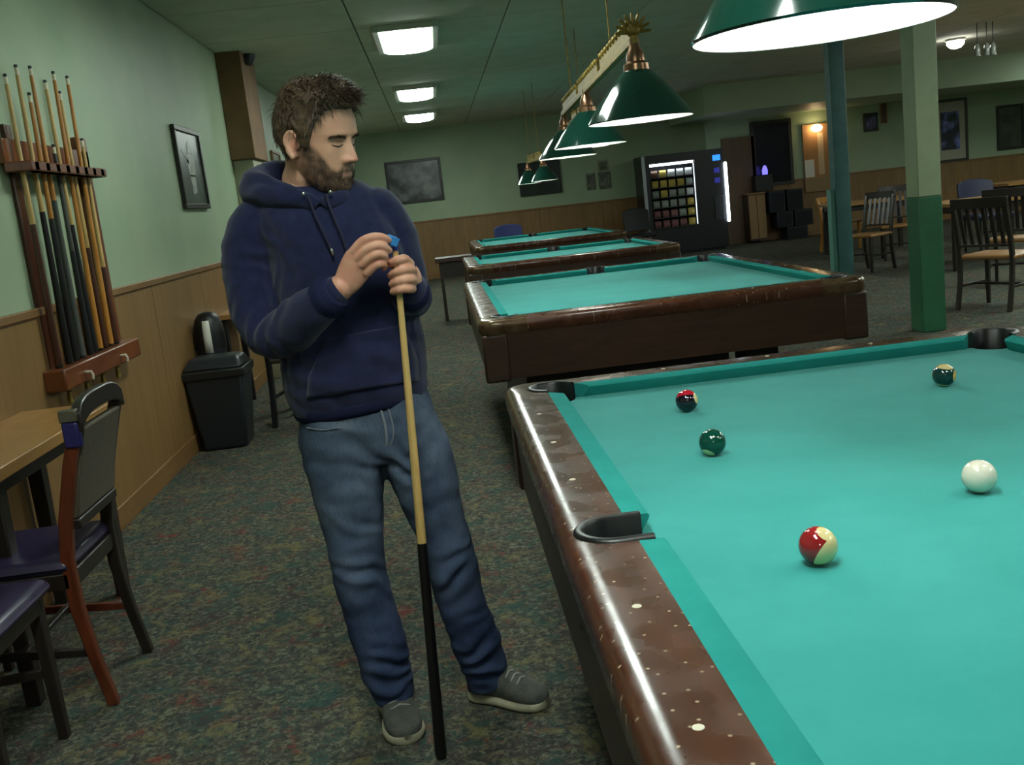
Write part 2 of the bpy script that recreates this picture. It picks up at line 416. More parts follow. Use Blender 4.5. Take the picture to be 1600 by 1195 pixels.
    m = MB(); m.box(-W/2+.22, W/2-.62, -L/2+.30, L/2-.30, .04, .56); m.build('base_plinth', BLACK, t, bevel=.01)
    m = MB(); m.box(-W/2+.12, W/2-.12, -L/2+.12, L/2-.12, .56, zb-.03); m.build('under_frame', BLACK, t, smooth=0)
    for sx in (-1, 1):
        for sy in (-1, 1):
            x = -W/2+.32 if sx < 0 else W/2-.45; y = sy*(L/2-.40)
            m = MB(); m.box(x-.09, x+.09, y-.09, y+.09, 0, .56); m.build('leg', APRON if sx > 9 else BLACK, t, bevel=.01)
    return t
T1 = pool_table('nearest pool table, with five balls on its green cloth', .139+.795, 3.0-1.43, 1.59, 2.86)
T2 = pool_table('second pool table behind the nearest one, empty cloth, near rail facing us', 1.075, 5.98, 1.88, 2.56, mids=('F',))
T3 = pool_table('third pool table, between the second table and the farthest one', 1.18, 9.85, 1.92, 1.80, mids=('F',))
T4 = pool_table('farthest pool table, in front of the back wall', 1.40, 14.0, 1.92, 2.6, mids=('F',))

# ------------------------------------------------------------------ balls
def ball_mat(name, base, stripe=None, spot=None, axis=(0,0,1), spots=(1,0,0), cut=.52, signed=False):
    m, nt, b = nodes(name); L = nt.links; b.inputs['Roughness'].default_value = .08; b.inputs['Coat Weight'].default_value = .4
    tc = N(nt, 'ShaderNodeTexCoord'); col = None
    sg = signed
    def dot(v):
        d = N(nt, 'ShaderNodeVectorMath', operation='DOT_PRODUCT'); L.new(tc.outputs['Object'], d.inputs[0])
        v = Vector(v).normalized()/.0286; d.inputs[1].default_value = v
        
        if sg: return d.outputs['Value']
        a = N(nt, 'ShaderNodeMath', operation='ABSOLUTE'); L.new(d.outputs['Value'], a.inputs[0]); return a.outputs[0]
    rgb = N(nt, 'ShaderNodeRGB'); rgb.outputs[0].default_value = base; col = rgb.outputs[0]
    for v, th, c in ([(axis, cut, stripe)] if stripe else [])+([(spots, .86, spot)] if spot else []):
        g = N(nt, 'ShaderNodeMath', operation='GREATER_THAN'); L.new(dot(v), g.inputs[0]); g.inputs[1].default_value = th
        mx = N(nt, 'ShaderNodeMix', data_type='RGBA'); L.new(g.outputs[0], mx.inputs[0]); L.new(col, mx.inputs[6]); mx.inputs[7].default_value = c; col = mx.outputs[2]
    L.new(col, b.inputs['Base Color']); return m
ZBED = .762
def ball(px, py, material, label):
    c = atz(px, py, ZBED+.0286)
    m = MB().ball((0,0,0), .0286, 32, 24); o = m.build('billiard_ball', material, smooth=180); o.location = c
    return tag(o, label, 'ball', 'balls on the nearest pool table')
IV = srgb(226,208,150)
b_ = ball(1530, 744, ball_mat('cue_ball', srgb(238,232,214)), 'plain white cue ball on the nearest table'); b_.name = 'cue_ball'
ball(1278, 852, ball_mat('maroon_stripe', srgb(150,34,36), IV, IV, (.62,-.62,-.5), (.35,-.45,.82), .38, True), 'maroon and ivory striped ball, nearest to the camera')
ball(1113, 691, ball_mat('dark_green', srgb(8,66,52), None, IV, (0,0,1), (-.5,-.4,-.75)), 'dark green ball in front of the black and red one')
ball(1073, 626, ball_mat('black_red', srgb(26,18,32), srgb(190,30,48), IV, (.05,.45,.9), (.86,-.45,.25), .30, True), 'black ball with a red patch, near the far left corner pocket')
ball(1475, 586, ball_mat('green_stripe', srgb(18,58,56), IV, srgb(230,186,96), (.1,-.1,.99), (.74,-.62,-.05), .70, False), 'dark green and ivory striped ball by the far right corner pocket')

# ------------------------------------------------------------------ billiard lamps
BULBM = emit('bulb_glow', (1,.98,.9,1), BULB)
def lamp_fixture(label, x0, y0, x1, y1, ts, zb, dia=.40, zbar=None, crest=True):
    """brass bar from (x0,y0) to (x1,y1) carrying cone shades whose rims hang at height zb"""
    t = thing('billiard_lamp', label, 'lamp', (x0, y0, zb), 0, 'billiard lamps over the tables')
    a = Vector((0, 0, 0)); b = Vector((x1-x0, y1-y0, 0)); d = (b-a).normalized(); zz = (zbar or zb+.30)-zb
    up = Vector((0, 0, zz)); sd = Vector((d.y, -d.x, 0)); Lb = (b-a).length
    m = MB(); m.bar(a+up-d*.02, b+up+d*.02, .03, .035); m.build('bar', BRASS, t, bevel=.005)
    m = MB()
    n = max(2, int(Lb/1.5)+1)
    for k in range(n):                       # raised openwork plates on the bar
        s0 = Lb*k/n+.06; s1 = Lb*(k+1)/n-.06
        m.bar(a+d*s0+up+Vector((0,0,.045)), a+d*s1+up+Vector((0,0,.045)), .012, .05)
        q = int((s1-s0)/.09)
        for j in range(q): m.ball(a+d*(s0+(j+.5)*(s1-s0)/q)+up+Vector((0,0,.075)), .018, 8, 6)
    m.build('filigree', BRASS, t)
    if crest:
        m = MB()
        for j in range(9):
            an = PI*(j/8)
            m.tube([a+up+Vector((0,0,.03)), a+up+Vector((0,0,.03))+(sd*math.cos(an)+Vector((0,0,1))*math.sin(an))*.065], [.011, .006], 6, True)
        m.ball(a+up+Vector((0,0,.035)), .028, 10, 8); m.build('crest', BRASS, t)
    for s in ts:
        p = a+(b-a)*s; hgt = .19; R = dia/2; rt = .045
        m = MB()
        prof = [(R, 0), (R+.004, .004), (R-.004, .016), (R*.80, hgt*.36), (R*.55, hgt*.68), (rt+.018, hgt*.93), (rt, hgt)]
        ring = prof+[(rt-.004, hgt-.004), (R*.55-.006, hgt*.68-.004), (R*.80-.006, hgt*.36-.004), (R-.008, .012), (R-.004, 0)]
        m.lathe(prof, 48, p, cap=False); sh = m.build('shade', SHADEG, t, smooth=60)
        m = MB(); m.lathe([(R-.0005, .001), (R*.80-.004, hgt*.36-.003), (R*.55-.004, hgt*.68-.003), (rt+.012, hgt*.93-.003), (.004, hgt-.006)], 48, p, cap=False); m.build('shade_lining', SHADEW, sh, smooth=60)
        m = MB(); m.lathe([(.028, hgt-.01), (.05, hgt-.004), (.048, hgt+.02), (.036, hgt+.03), (.034, hgt+.06), (.022, zz-.03), (.018, zz+.01)], 20, p); m.build('shade_cap', COPPER, t)
        m = MB(); m.tube([p+d*(.055*math.cos(q)), p+up+d*.14*0] if False else [p+Vector((0,0,hgt+.05))+sd*0, p+up], .012, 8); m.build('stem', BRASS, t)
        m = MB(); m.ball(p+Vector((0,0,.085)), .038, 14, 10, (1,1,1.2)); m.build('bulb', BULBM, sh)
        m = MB(); m.lathe([(.016, .12), (.016, hgt-.008)], 12, p); m.build('socket', BLACK, sh)
    for s in (.2, .8):
        p = a+(b-a)*s+up; m = MB(); m.tube([p, p+Vector((0,0,ZC-zb-zz))], .004, 6); m.build('hanging_chain', BRASS, t)
    return t
q = at(1281, 47, 1.62)
lamp_fixture('large green shade of the lamp right above the nearest table', q.x, q.y, q.x+.72, q.y, (0, 1), q.z, .395, crest=False)
q = at(1001, 188, 4.0); q2 = at(890, 229, 7.25)
lamp_fixture('brass bar lamp with three green cone shades above the second table', q.x, q.y, q2.x-.02, q2.y, (0, .55, 1), q.z, .405, q.z+.30)
lamp_fixture('green shaded lamp over the third table, behind the brass bar lamp', 1.47, 9.5, 1.47, 10.4, (0, 1), 1.73, .40, crest=False)
qa = at(851, 281, 13.6); qb = at(828, 290, 15.0)  # lamp reflections in the back wall picture, built as a hanging lamp
lamp_fixture('lamp reflections of the back wall picture, built as a low green lamp over the farthest table', qa.x, qa.y, qb.x, qb.y, (0, 1), qa.z-.01, .36, crest=False)

# ------------------------------------------------------------------ the person
def fuse(name, builders, voxel, smooth=3, fac=.5):
    """join overlapping closed volumes into one continuous skin"""
    m = MB()
    for b in builders: m.add(b.v, b.f)
    me = m.mesh('tmp_fuse', 0); o = bpy.data.objects.new('tmp_fuse', me); COL.objects.link(o)
    r = o.modifiers.new('r', 'REMESH'); r.mode = 'VOXEL'; r.voxel_size = voxel; r.use_smooth_shade = True
    if smooth:
        s_ = o.modifiers.new('s', 'SMOOTH'); s_.iterations = smooth; s_.factor = fac
    dg = bpy.context.evaluated_depsgraph_get(); dg.update()
    out = bpy.data.meshes.new_from_object(o.evaluated_get(dg)); out.name = name
    bpy.data.objects.remove(o); bpy.data.meshes.remove(me)
    out.polygons.foreach_set('use_smooth', [True]*len(out.polygons))
    return out
def co(me):
    a = np.empty(len(me.vertices)*3, np.float32); me.vertices.foreach_get('co', a); return a.reshape(-1, 3).astype(float)
def setco(me, a): me.vertices.foreach_set('co', a.astype(np.float32).ravel()); me.update()
def normals(me):
    a = np.empty(len(me.vertices)*3, np.float32); me.vertices.foreach_get('normal', a); return a.reshape(-1, 3).astype(float)
def ell(c, u, v, a, b, n=28, e=1.0):
    c, u, v = Vector(c), Vector(u), Vector(v); R = []
    for k in range(n):
        t = 2*PI*k/n; ct, st = math.cos(t), math.sin(t)
        R.append(c + u*(a*math.copysign(abs(ct)**e, ct)) + v*(b*math.copysign(abs(st)**e, st)))
    return R
def pxring(l, r, Y, b, n=28, e=.85, dy=(0,0)):
    """ring whose silhouette spans photograph pixels l..r at depth Y, b = half depth"""
    A, B = at(l[0], l[1], Y), at(r[0], r[1], Y); c = (A+B)/2; u = (B-A).normalized()
    return ell(c, u, Vector((0, 1, 0)), (B-A).length/2, b, n, e)
def catmull(P, R, sub=6):
    P = [Vector(p) for p in P]; Q, S = [], []
    for i in range(len(P)-1):
        p0, p1, p2, p3 = P[max(i-1, 0)], P[i], P[i+1], P[min(i+2, len(P)-1)]
        for k in range(sub):
            t = k/sub
            Q.append(.5*((2*p1)+(p2-p0)*t+(2*p0-5*p1+4*p2-p3)*t*t+(3*p1-p0-3*p2+p3)*t**3)); S.append(R[i]+(R[i+1]-R[i])*t)
    return Q+[P[-1]], S+[R[-1]]
def ctube(P, R, n=14, sub=5, flat=1.0):
    Q, S = catmull(P, R, sub); m = MB(); m.tube(Q, S, n, True, flat); return m
def smoothrings(rs, sub=4):
    """catmull interpolation of a list of rings"""
    out = []; n = len(rs[0])
    for i in range(len(rs)-1):
        q = [rs[max(i-1, 0)], rs[i], rs[i+1], rs[min(i+2, len(rs)-1)]]
        for k in range(sub):
            t = k/sub
            out.append([.5*((2*q[1][j])+(q[2][j]-q[0][j])*t+(2*q[0][j]-5*q[1][j]+4*q[2][j]-q[3][j])*t*t+(3*q[1][j]-q[0][j]-3*q[2][j]+q[3][j])*t**3) for j in range(n)])
    return out+[rs[-1]]

# ---- head in its own frame: f forward, s to his left, z up
HS = 1.0
HYAW, HPITCH, HROLL = math.radians(57), math.radians(13), math.radians(3)
F0 = Vector((math.sin(HYAW), -math.cos(HYAW), 0)); S0 = Vector((math.cos(HYAW), math.sin(HYAW), 0)); Z0 = Vector((0, 0, 1))
HF = F0*math.cos(HPITCH)-Z0*math.sin(HPITCH); HU = Z0*math.cos(HPITCH)+F0*math.sin(HPITCH)
HS_ = S0*math.cos(HROLL)+HU*math.sin(HROLL); HU = HU*math.cos(HROLL)-S0*math.sin(HROLL)
HC = at(498, 221, 2.585)
def hw(f, s, z): return HC + (HF*f + HS_*s + HU*z)*HS
ZK = [-.122, -.117, -.108, -.095, -.080, -.066, -.052, -.035, -.015, .005, .025, .045, .065, .085, .100, .111, .118, .122]
FK = [.050, .074, .086, .089, .088, .090, .091, .090, .089, .089, .095, .094, .090, .080, .064, .044, .022, .006]
BK = [.026, .010, -.004, -.020, -.036, -.052, -.066, -.080, -.090, -.096, -.099, -.100, -.097, -.088, -.073, -.054, -.034, -.016]
WK = [.014, .028, .040, .051, .058, .063, .067, .071, .0735, .0755, .077, .0775, .0755, .068, .057, .042, .025, .010]
def head_pt(z, phi, feat=True):
    F, B, W = np.interp(z, ZK, FK), np.interp(z, ZK, BK), np.interp(z, ZK, WK)
    mid = B + (F-B)*.46
    c, s = math.cos(phi), math.sin(phi)
    e = .80 if c > 0 else .95
    f = mid + (F-mid if c > 0 else mid-B)*math.copysign(abs(c)**e, c); ss = W*math.copysign(abs(s)**.88, s)
    if feat and c > 0:
        a = abs(ss); g = lambda x, m, q: math.exp(-((x-m)/q)**2)
        # nose
        if z < .03:
            tt = (z+.030)/.052
            if tt >= 0: hgt = .031*max(0, 1-tt)**.85; wdt = .0085+.0055*max(0, 1-tt)
            else: hgt = .031*max(0, 1-(-tt/.28)**2) if tt > -.28 else 0; wdt = .0145
            f += hgt*g(ss, 0, wdt)
        f += .011*g(a, .0145, .006)*g(z, -.033, .008)                 # nostril wings
        f -= .012*g(a, .031, .015)*g(z, .010, .011)                   # sockets
        f += .0075*g(a, .031, .0115)*g(z, .006, .008)                  # closed lids
        f += .0045*g(a, .030, .020)*g(z, .029, .008)                  # brows
        f += .0035*g(a, .050, .016)*g(z, -.014, .016)                 # cheekbones
        f += .0045*g(ss, 0, .020)*(g(z, -.058, .0045)+g(z, -.072, .005))-.003*g(ss, 0, .024)*g(z, -.065, .003)
        f += .005*g(ss, 0, .018)*g(z, -.104, .012)
    return f, ss, z
def head_grid():
    zs = np.concatenate([np.linspace(-.122, -.115, 4), np.linspace(-.111, .04, 72), np.linspace(.045, .1215, 26)])
    ph = []
    for k in range(110):
        t = -1+2*k/110; ph.append(PI*math.copysign(abs(t)**1.35, t))
    m = MB(); m.rings([[hw(*head_pt(z, p)) for p in ph] for z in zs]); return m
parts = [head_grid()]
for sgn in (-1, 1):                                                   # ears
    def ear(f, z, o): return hw(-.012+f-.12*z, sgn*(.0745+o-.38*f), z-.004)
    m = MB(); R = []
    for i in range(1, 12):
        t = PI*i/12; zz = -.033*math.cos(t); hw_ = .0165*math.sin(t)*(.85+.3*(zz+.033)/.066)
        R.append([ear(hw_*math.cos(q), zz, .0045+.0042*math.sin(q)) for q in np.linspace(0, 2*PI, 14, endpoint=False)])
    m.rings(R); parts.append(m)
    P = [ear(.0165*math.cos(q)*(1.0 if math.sin(q) > 0 else .8), .031*math.sin(q), .0115) for q in np.linspace(-.25, 3.9, 16)]
    m = MB(); m.tube(P, [.0046]*16, 8, True); parts.append(m)
    P = [ear(-.004+.009*math.cos(q), .002+.018*math.sin(q), .009) for q in np.linspace(1.0, 4.4, 10)]
    m = MB(); m.tube(P, [.0036]*10, 8, True); parts.append(m)
    m = MB(); m.ball(ear(-.002, -.029, .009), .0075, 10, 8); parts.append(m)
# neck into the chest
NB = at(473, 285, 2.63)
n1, n2 = hw(-.035, 0, -.03), hw(-.030, 0, -.085)
nk = ctube([n1, n2, NB+Vector((.012, 0, .0)), NB+Vector((.004, .01, -.10))], [.056, .058, .064, .085], 22); parts.append(nk)
# trunk, arms and legs under the clothes
SR, SL = at(404, 345, 2.62), at(592, 332, 2.62)
PEL = at(562, 650, 2.63)
parts.append(ctube([NB+Vector((0, 0, -.06)), at(515, 420, 2.63), at(545, 540, 2.63), PEL], [.075, .095, .085, .095], 20))
parts.append(ctube([SR-Z0*.02, (SR+SL)/2, SL-Z0*.02], [.042, .05, .042], 14))
ER, WR_ = at(426, 526, 2.545), at(533, 449, 2.402)
EL, WL_ = at(640, 470, 2.585), at(640, 446, 2.458)
parts.append(ctube([SR, at(390, 425, 2.60), ER, at(480, 488, 2.46), WR_], [.045, .042, .038, .036, .031], 16))
parts.append(ctube([SL, at(622, 395, 2.63), EL, at(643, 462, 2.52), WL_], [.042, .040, .036, .034, .030], 16))
KR, AR = at(566, 880, 2.57), at(616, 1062, 2.58)
KL, AL = at(708, 880, 2.575), at(757, 1040, 2.60)
for hip, kn, an in ((at(528, 690, 2.63), KR, AR), (at(640, 680, 2.63), KL, AL)):
    parts.append(ctube([PEL+Vector((0, 0, -.03)), hip, kn, an, an+Vector((0, 0, -.035))], [.085, .07, .045, .028, .026], 16))
# right hand: pinches the chalk, back of the hand towards us
YH = 2.385
def fing(px, Ys, rad): return ctube([at(x, y, Y) for (x, y), Y in zip(px, Ys)], rad, 12, 5)
palm = MB()
palm.rings(smoothrings([
    ell(at(533, 450, 2.402), (at(541, 462, 2.40)-at(526, 438, 2.40)).normalized(), Vector((.2, .97, 0)), .028, .021, 20),
    ell(at(546, 432, 2.393), (at(562, 448, 2.39)-at(534, 412, 2.39)).normalized(), Vector((.1, .99, 0)), .037, .019, 20),
    ell(at(558, 414, 2.385), (at(575, 436, 2.39)-at(545, 394, 2.38)).normalized(), Vector((.1, .99, 0)), .041, .017, 20),
    ell(at(569, 404, 2.380), (at(582, 428, 2.39)-at(556, 384, 2.38)).normalized(), Vector((.1, .99, 0)), .036, .014, 20)], 3))
parts.append(palm)
parts.append(fing([(553, 392), (566, 377), (584, 370), (598, 371), (607, 375)], [2.375, 2.366, 2.362, 2.368, 2.378], [.0118, .0108, .0103, .0096, .0082]))
parts.append(fing([(560, 402), (573, 390), (589, 384), (601, 386), (608, 391)], [2.372, 2.362, 2.358, 2.364, 2.374], [.0118, .0108, .0103, .0095, .0082]))
parts.append(fing([(567, 413), (579, 402), (592, 397), (600, 400), (602, 406)], [2.372, 2.362, 2.358, 2.366, 2.380], [.0112, .0104, .0099, .0092, .0082]))
parts.append(fing([(575, 426), (585, 416), (594, 412), (600, 414), (600, 419)], [2.376, 2.368, 2.364, 2.372, 2.384], [.0105, .0096, .0090, .0084, .0076]))
parts.append(fing([(547, 425), (560, 405), (580, 390), (598, 382), (609, 379)], [2.402, 2.412, 2.412, 2.410, 2.406], [.017, .015, .0125, .011, .009]))
# left hand: closed round the cue
lp = MB()
lp.rings(smoothrings([
    ell(at(641, 452, 2.460), Vector((1, 0, .1)).normalized(), Vector((0, .5, .86)), .028, .022, 20),
    ell(at(640, 442, 2.440), Vector((.9, 0, .4)).normalized(), Vector((.2, .7, .6)), .033, .024, 20),
    ell(at(639, 430, 2.420), Vector((.2, .1, 1)).normalized(), Vector((.8, .5, 0)), .040, .020, 20),
    ell(at(635, 428, 2.405), Vector((.1, .0, 1)).normalized(), Vector((.9, .3, 0)), .036, .015, 20)], 3))
parts.append(lp)
for (a, b, c_, d) in (((640, 413), (633, 405), (617, 408), (609, 413)), ((646, 425), (641, 420), (620, 425), (610, 430)),
                      ((647, 439), (642, 436), (622, 440), (612, 444)), ((644, 451), (639, 451), (624, 453), (614, 456))):
    parts.append(fing([a, b, ((b[0]+c_[0])/2, (b[1]+c_[1])/2-1), c_, d], [2.415, 2.388, 2.379, 2.382, 2.402], [.0112, .0114, .0108, .0104, .0086]))
parts.append(fing([(634, 440), (624, 424), (614, 413), (609, 408)], [2.432, 2.434, 2.424, 2.408], [.0150, .0130, .0112, .0092]))
body_me = fuse('body', parts, .0030, 2, .4)
# skin tones: beard, lips, brows
V = co(body_me); HCn = np.array(HC); rel = (V-HCn)/HS
lf, ls, lz = rel@np.array(HF), rel@np.array(HS_), rel@np.array(HU)
def sm(x, a, b): t = np.clip((x-a)/(b-a), 0, 1); return t*t*(3-2*t)
nz = np.array([mnoise.noise(Vector((p[0]*60, p[1]*60, p[2]*60))) for p in rel]) if len(V) < 400000 else np.zeros(len(V))
inhead = (np.abs(ls) < .085) & (lz > -.125) & (lz < .13) & (np.abs(lf) < .14)
lim = np.interp(np.abs(ls), [0, .02, .032, .045, .06, .08], [-.044, -.046, -.058, -.052, -.022, .02])
beard = sm(lim-lz, -.005, .010)*sm(lf, -.014+.25*(lz+.08)*0, .006)*sm(lz, -.128, -.112)
beard = np.where(inhead, beard, 0)*(.80+.35*nz)
lips = np.exp(-((lz+.069)/.0065)**2)*np.exp(-(ls/.019)**2)*(lf > .06)
beard = np.where((np.abs(ls) < .018) & (lz < -.060) & (lz > -.077) & (lf > .06), beard*.25, beard)
brow = .55*np.exp(-((lz-(.0195+.0-.10*np.maximum(np.abs(ls)-.036, 0)))/.0035)**2)*sm(np.abs(ls), .010, .016)*(1-sm(np.abs(ls), .046, .056))*(lf > .04)
lash = 0*np.exp(-((lz-(-.0005+.0035*np.cos((np.abs(ls)-.031)/.016*1.2)*-1))/.0022)**2)*np.exp(-((np.abs(ls)-.031)/.0135)**4)*(lf > .04)
red = np.exp(-((lz+.030)/.016)**2)*np.exp(-(ls/.016)**2)*(lf > .09) + .8*((np.abs(ls) > .076) & inhead & (lf < .03))
skin = np.array(srgb(214,162,134)[:3]); pink = np.array(srgb(206,132,112)[:3]); brd = np.array(srgb(66,46,32)[:3]); lipc = np.array(srgb(172,108,94)[:3]); brc = np.array(srgb(58,42,30)[:3])
C = np.tile(skin, (len(V), 1))
def mixc(C, c, a): a = np.clip(a, 0, 1)[:, None]; return C*(1-a)+c*a
hands = (V[:, 1] < 2.47) & (V[:, 2] > 1.0) & (V[:, 2] < 1.35)
C = mixc(C, pink, np.where(hands, .35+.5*nz, 0)); C = mixc(C, pink, red*.75)
C = mixc(C, brd, beard*.92); C = mixc(C, lipc, lips*.8); C = mixc(C, brc, brow*.9); C = mixc(C, np.array(srgb(40,28,24)[:3]), lash*.9)
scalp = inhead & (lz > .085); C = mixc(C, brd, scalp*.8)
at_ = body_me.color_attributes.new('skin_tone', 'FLOAT_COLOR', 'POINT')
at_.data.foreach_set('color', np.concatenate([C, np.ones((len(V), 1))], 1).astype(np.float32).ravel())
m_, nt, bs = nodes('skin'); bs.inputs['Roughness'].default_value = .5; bs.inputs['Subsurface Weight'].default_value = .08; bs.inputs['Subsurface Radius'].default_value = (.01, .004, .002)
ca = N(nt, 'ShaderNodeVertexColor'); ca.layer_name = 'skin_tone'; nt.links.new(ca.outputs[0], bs.inputs['Base Color'])
nb = N(nt, 'ShaderNodeTexNoise', Scale=350., Detail=2.); tcx = N(nt, 'ShaderNodeTexCoord'); nt.links.new(tcx.outputs['Object'], nb.inputs['Vector'])
bp = N(nt, 'ShaderNodeBump', Strength=.12, Distance=.002); nt.links.new(nb.outputs['Fac'], bp.inputs['Height']); nt.links.new(bp.outputs[0], bs.inputs['Normal'])
SKIN = m_
man_base = Vector((-.20, 2.55, 0))
man = thing('person', 'bearded man in a navy hooded sweatshirt and jeans chalking his cue', 'person', man_base)
def manpart(name, me, material, parent=man):
    if isinstance(me, MB): me = me.mesh(name, 60)
    if parent is man:
        me.transform(Matrix.Translation(-man_base))
    else: me.transform(Matrix.Translation(-man_base))
    return obj(name, me, material, parent)
body_o = manpart('body', body_me, SKIN)

# ---- hair: tufted cap and loose strands
def hairline(phi):
    a = abs(math.degrees(phi)); return float(np.interp(a, [0, 25, 45, 58, 66, 74, 84, 96, 108, 125, 180], [.084, .086, .080, .062, .040, -.014, -.010, .034, .004, -.046, -.060]))
HAIRM = mat('brown_hair', srgb(104,84,64), .5, c2=srgb(48,37,30), scale=90., stretch=(1,1,1), spec=.4)
rng = random.Random(3)
def hair_pt(phi, u, ex=0.):
    zl = hairline(phi); z = zl+(.1215-zl)*u
    f, s, zz = head_pt(z, phi, False)
    d = Vector((f+.005, s*1.1, max(zz-.0, -.02)*.9)); d.normalize()
    th = .005+.010*min(1, u*3.0)+.014*sm(np.array(z), .06, .11)*(1.3 if abs(phi) < 1.2 else 1.)
    th = float(th)*(.55 if z < -.01 else 1)*(.4 if u < .03 else 1)
    w_ = mnoise.noise(Vector((phi*5, u*6, 1.3)))*.006+mnoise.noise(Vector((phi*13, u*9, 7.7)))*.004
    p = Vector((f, s, zz)) + d*(th+w_*min(1, u*6)+ex)
    return p, d
m = MB(); R = []
for i in range(40):
    u = (i/39)**1.1
    R.append([hw(*hair_pt(-PI+2*PI*k/120, u)[0]) for k in range(120)])
R = [[hw(*(hair_pt(-PI+2*PI*k/120, 0)[0]*.96)) for k in range(120)]]+R
m.rings(R); cap_me = m.mesh('hair', 80)
hair_o = manpart('hair', cap_me, HAIRM)
m = MB()
def strand(m, base, dirv, L, wd, curl):
    """tapered three-sided lock in head space"""
    d = dirv.normalized(); sdv = d.cross(Vector((.3, .2, 1))).normalized(); up = sdv.cross(d); R = []
    for k in range(4):
        t = k/3; c = base+d*L*t+curl*(L*t*t); r = wd*(1-.85*t)
        R.append([hw(*(c+sdv*r*math.cos(q)+up*r*.6*math.sin(q))) for q in (0, 2.09, 4.19)])
    m.rings(R)
for i in range(2600):
    phi = rng.uniform(-PI, PI); u = rng.random()**.8
    p, d = hair_pt(phi, u, -.004)
    # combing: forward and to the sides on top, down on the sides
    top = max(0, min(1, (p.z-.05)/.05))
    flow = Vector((.9*top-.2, .25*math.copysign(1, p.y+1e-6)*top, -.9*(1-top)+.15*top))
    flow = flow+d*rng.uniform(.15, .65)*(.5+.6*top)+Vector((rng.gauss(0, .25), rng.gauss(0, .25), rng.gauss(0, .2)))
    L = rng.uniform(.014, .032)*(1.0+.7*top)*(.6 if p.z < .01 else 1)
    strand(m, p, flow, L, rng.uniform(.0009, .0022), d*-.35+Vector((0, 0, -.2)))
for i in range(170):                                                  # tousled fringe standing off the forehead
    phi = rng.gauss(.05, .42); p, d = hair_pt(phi, rng.uniform(.0, .35), -.004)
    strand(m, p, Vector((.75, rng.gauss(0, .35), .95+rng.gauss(0, .3)))+d*.3, rng.uniform(.024, .046), rng.uniform(.0008, .0019), Vector((.25, 0, -.25)))
for i in range(60):
    phi = rng.uniform(1.9, 2*PI-1.9); p, d = hair_pt(phi-(2*PI if phi > PI else 0), rng.uniform(.75, 1), -.004)
    strand(m, p, d+Vector((rng.gauss(0, .4), rng.gauss(0, .4), .4)), rng.uniform(.02, .034), rng.uniform(.0007, .0015), Vector((0, 0, -.3)))
st_me = m.mesh('hair_locks', 0)
so = manpart('hair_locks', st_me, HAIRM, hair_o); so['kind'] = 'stuff'
# beard bristles along the jaw
m = MB(); BEARDM = mat('beard_hair', srgb(74,52,36), .6, c2=srgb(44,32,24), scale=80.)
for i in range(2600):
    phi = rng.uniform(-1.45, 1.45); z = rng.uniform(-.121, .0)
    f, s, zz = head_pt(z, phi)
    l2 = np.interp(abs(s), [0, .02, .032, .045, .06, .08], [-.046, -.047, -.060, -.056, -.026, .015])
    if z > l2-.003 or f < -.004 or (abs(s) < .019 and -.078 < z < -.059): continue
    d = Vector((f-.01, s*1.2, z*.3)).normalized()
    strand(m, Vector((f, s, zz)), d*.6+Vector((.1, 0, -.8))+Vector((rng.gauss(0, .2), rng.gauss(0, .2), 0)), rng.uniform(.005, .009), .0007, Vector((0, 0, 0)))
bo = manpart('beard', m.mesh('beard', 0), BEARDM); bo['kind'] = 'stuff'

# eyebrows and lash lines
m = MB()
for sgn in (-1, 1):
    for i in range(150):
        t = rng.random(); s = sgn*(.012+.040*t); z = .0185+.005*math.sin(t*2.2)-.007*max(0, t-.6)+rng.gauss(0, .0016)
        phi = min((abs(head_pt(z, q*sgn)[1]-s), q*sgn) for q in np.linspace(0, 1.2, 49))[1]
        strand(m, Vector(head_pt(z, phi)), Vector((.25, sgn*.9, .25-.5*t)), .008, .0009, Vector((0, 0, 0)))
manpart('eyebrows', m.mesh('eyebrows', 0), BEARDM)
m = MB()
for sgn in (-1, 1):
    P = []
    for t in np.linspace(0, 1, 9):
        s = sgn*(.017+.028*t); z = .003-.0045*math.sin(PI*t)
        phi = min((abs(head_pt(z, q*sgn)[1]-s), q*sgn) for q in np.linspace(0, 1.2, 97))[1]
        f_, s_, z_ = head_pt(z, phi); P.append(hw(f_+.001, s_, z_))
    m.tube(P, [.0008, .0013, .0016, .0017, .0017, .0017, .0016, .0013, .0008], 8, True)
manpart('eyelashes', m.mesh('eyelashes', 60), mat('lash', srgb(30,22,20), .6))
# ---- hooded sweatshirt
HOOD = mat('navy_fleece', srgb(40,44,76), .95, c2=srgb(32,36,62), scale=40, bump=.25, bscale=500, spec=.1, sheen=.2)
JEAN = None
hp = []
tor = [pxring((470, 655), (662, 613), 2.625, .118), pxring((458, 640), (668, 600), 2.625, .130), pxring((446, 612), (668, 575), 2.622, .140), pxring((438, 565), (665, 540), 2.62, .142),
       pxring((432, 505), (656, 488), 2.62, .140), pxring((424, 430), (640, 415), 2.62, .138), pxring((408, 370), (622, 355), 2.62, .128), pxring((396, 335), (606, 320), 2.625, .108), pxring((410, 306), (586, 294), 2.635, .088), pxring((430, 288), (556, 280), 2.645, .070)]
m = MB(); m.rings(smoothrings(tor, 4)); hp.append(m)
hp.append(ctube([at(408, 345, 2.625), at(390, 385, 2.612), at(389, 430, 2.60), at(404, 490, 2.58), at(428, 524, 2.54), at(468, 502, 2.472), at(502, 474, 2.425), at(521, 458, 2.407)], [.068, .070, .066, .065, .061, .058, .050, .042], 22))
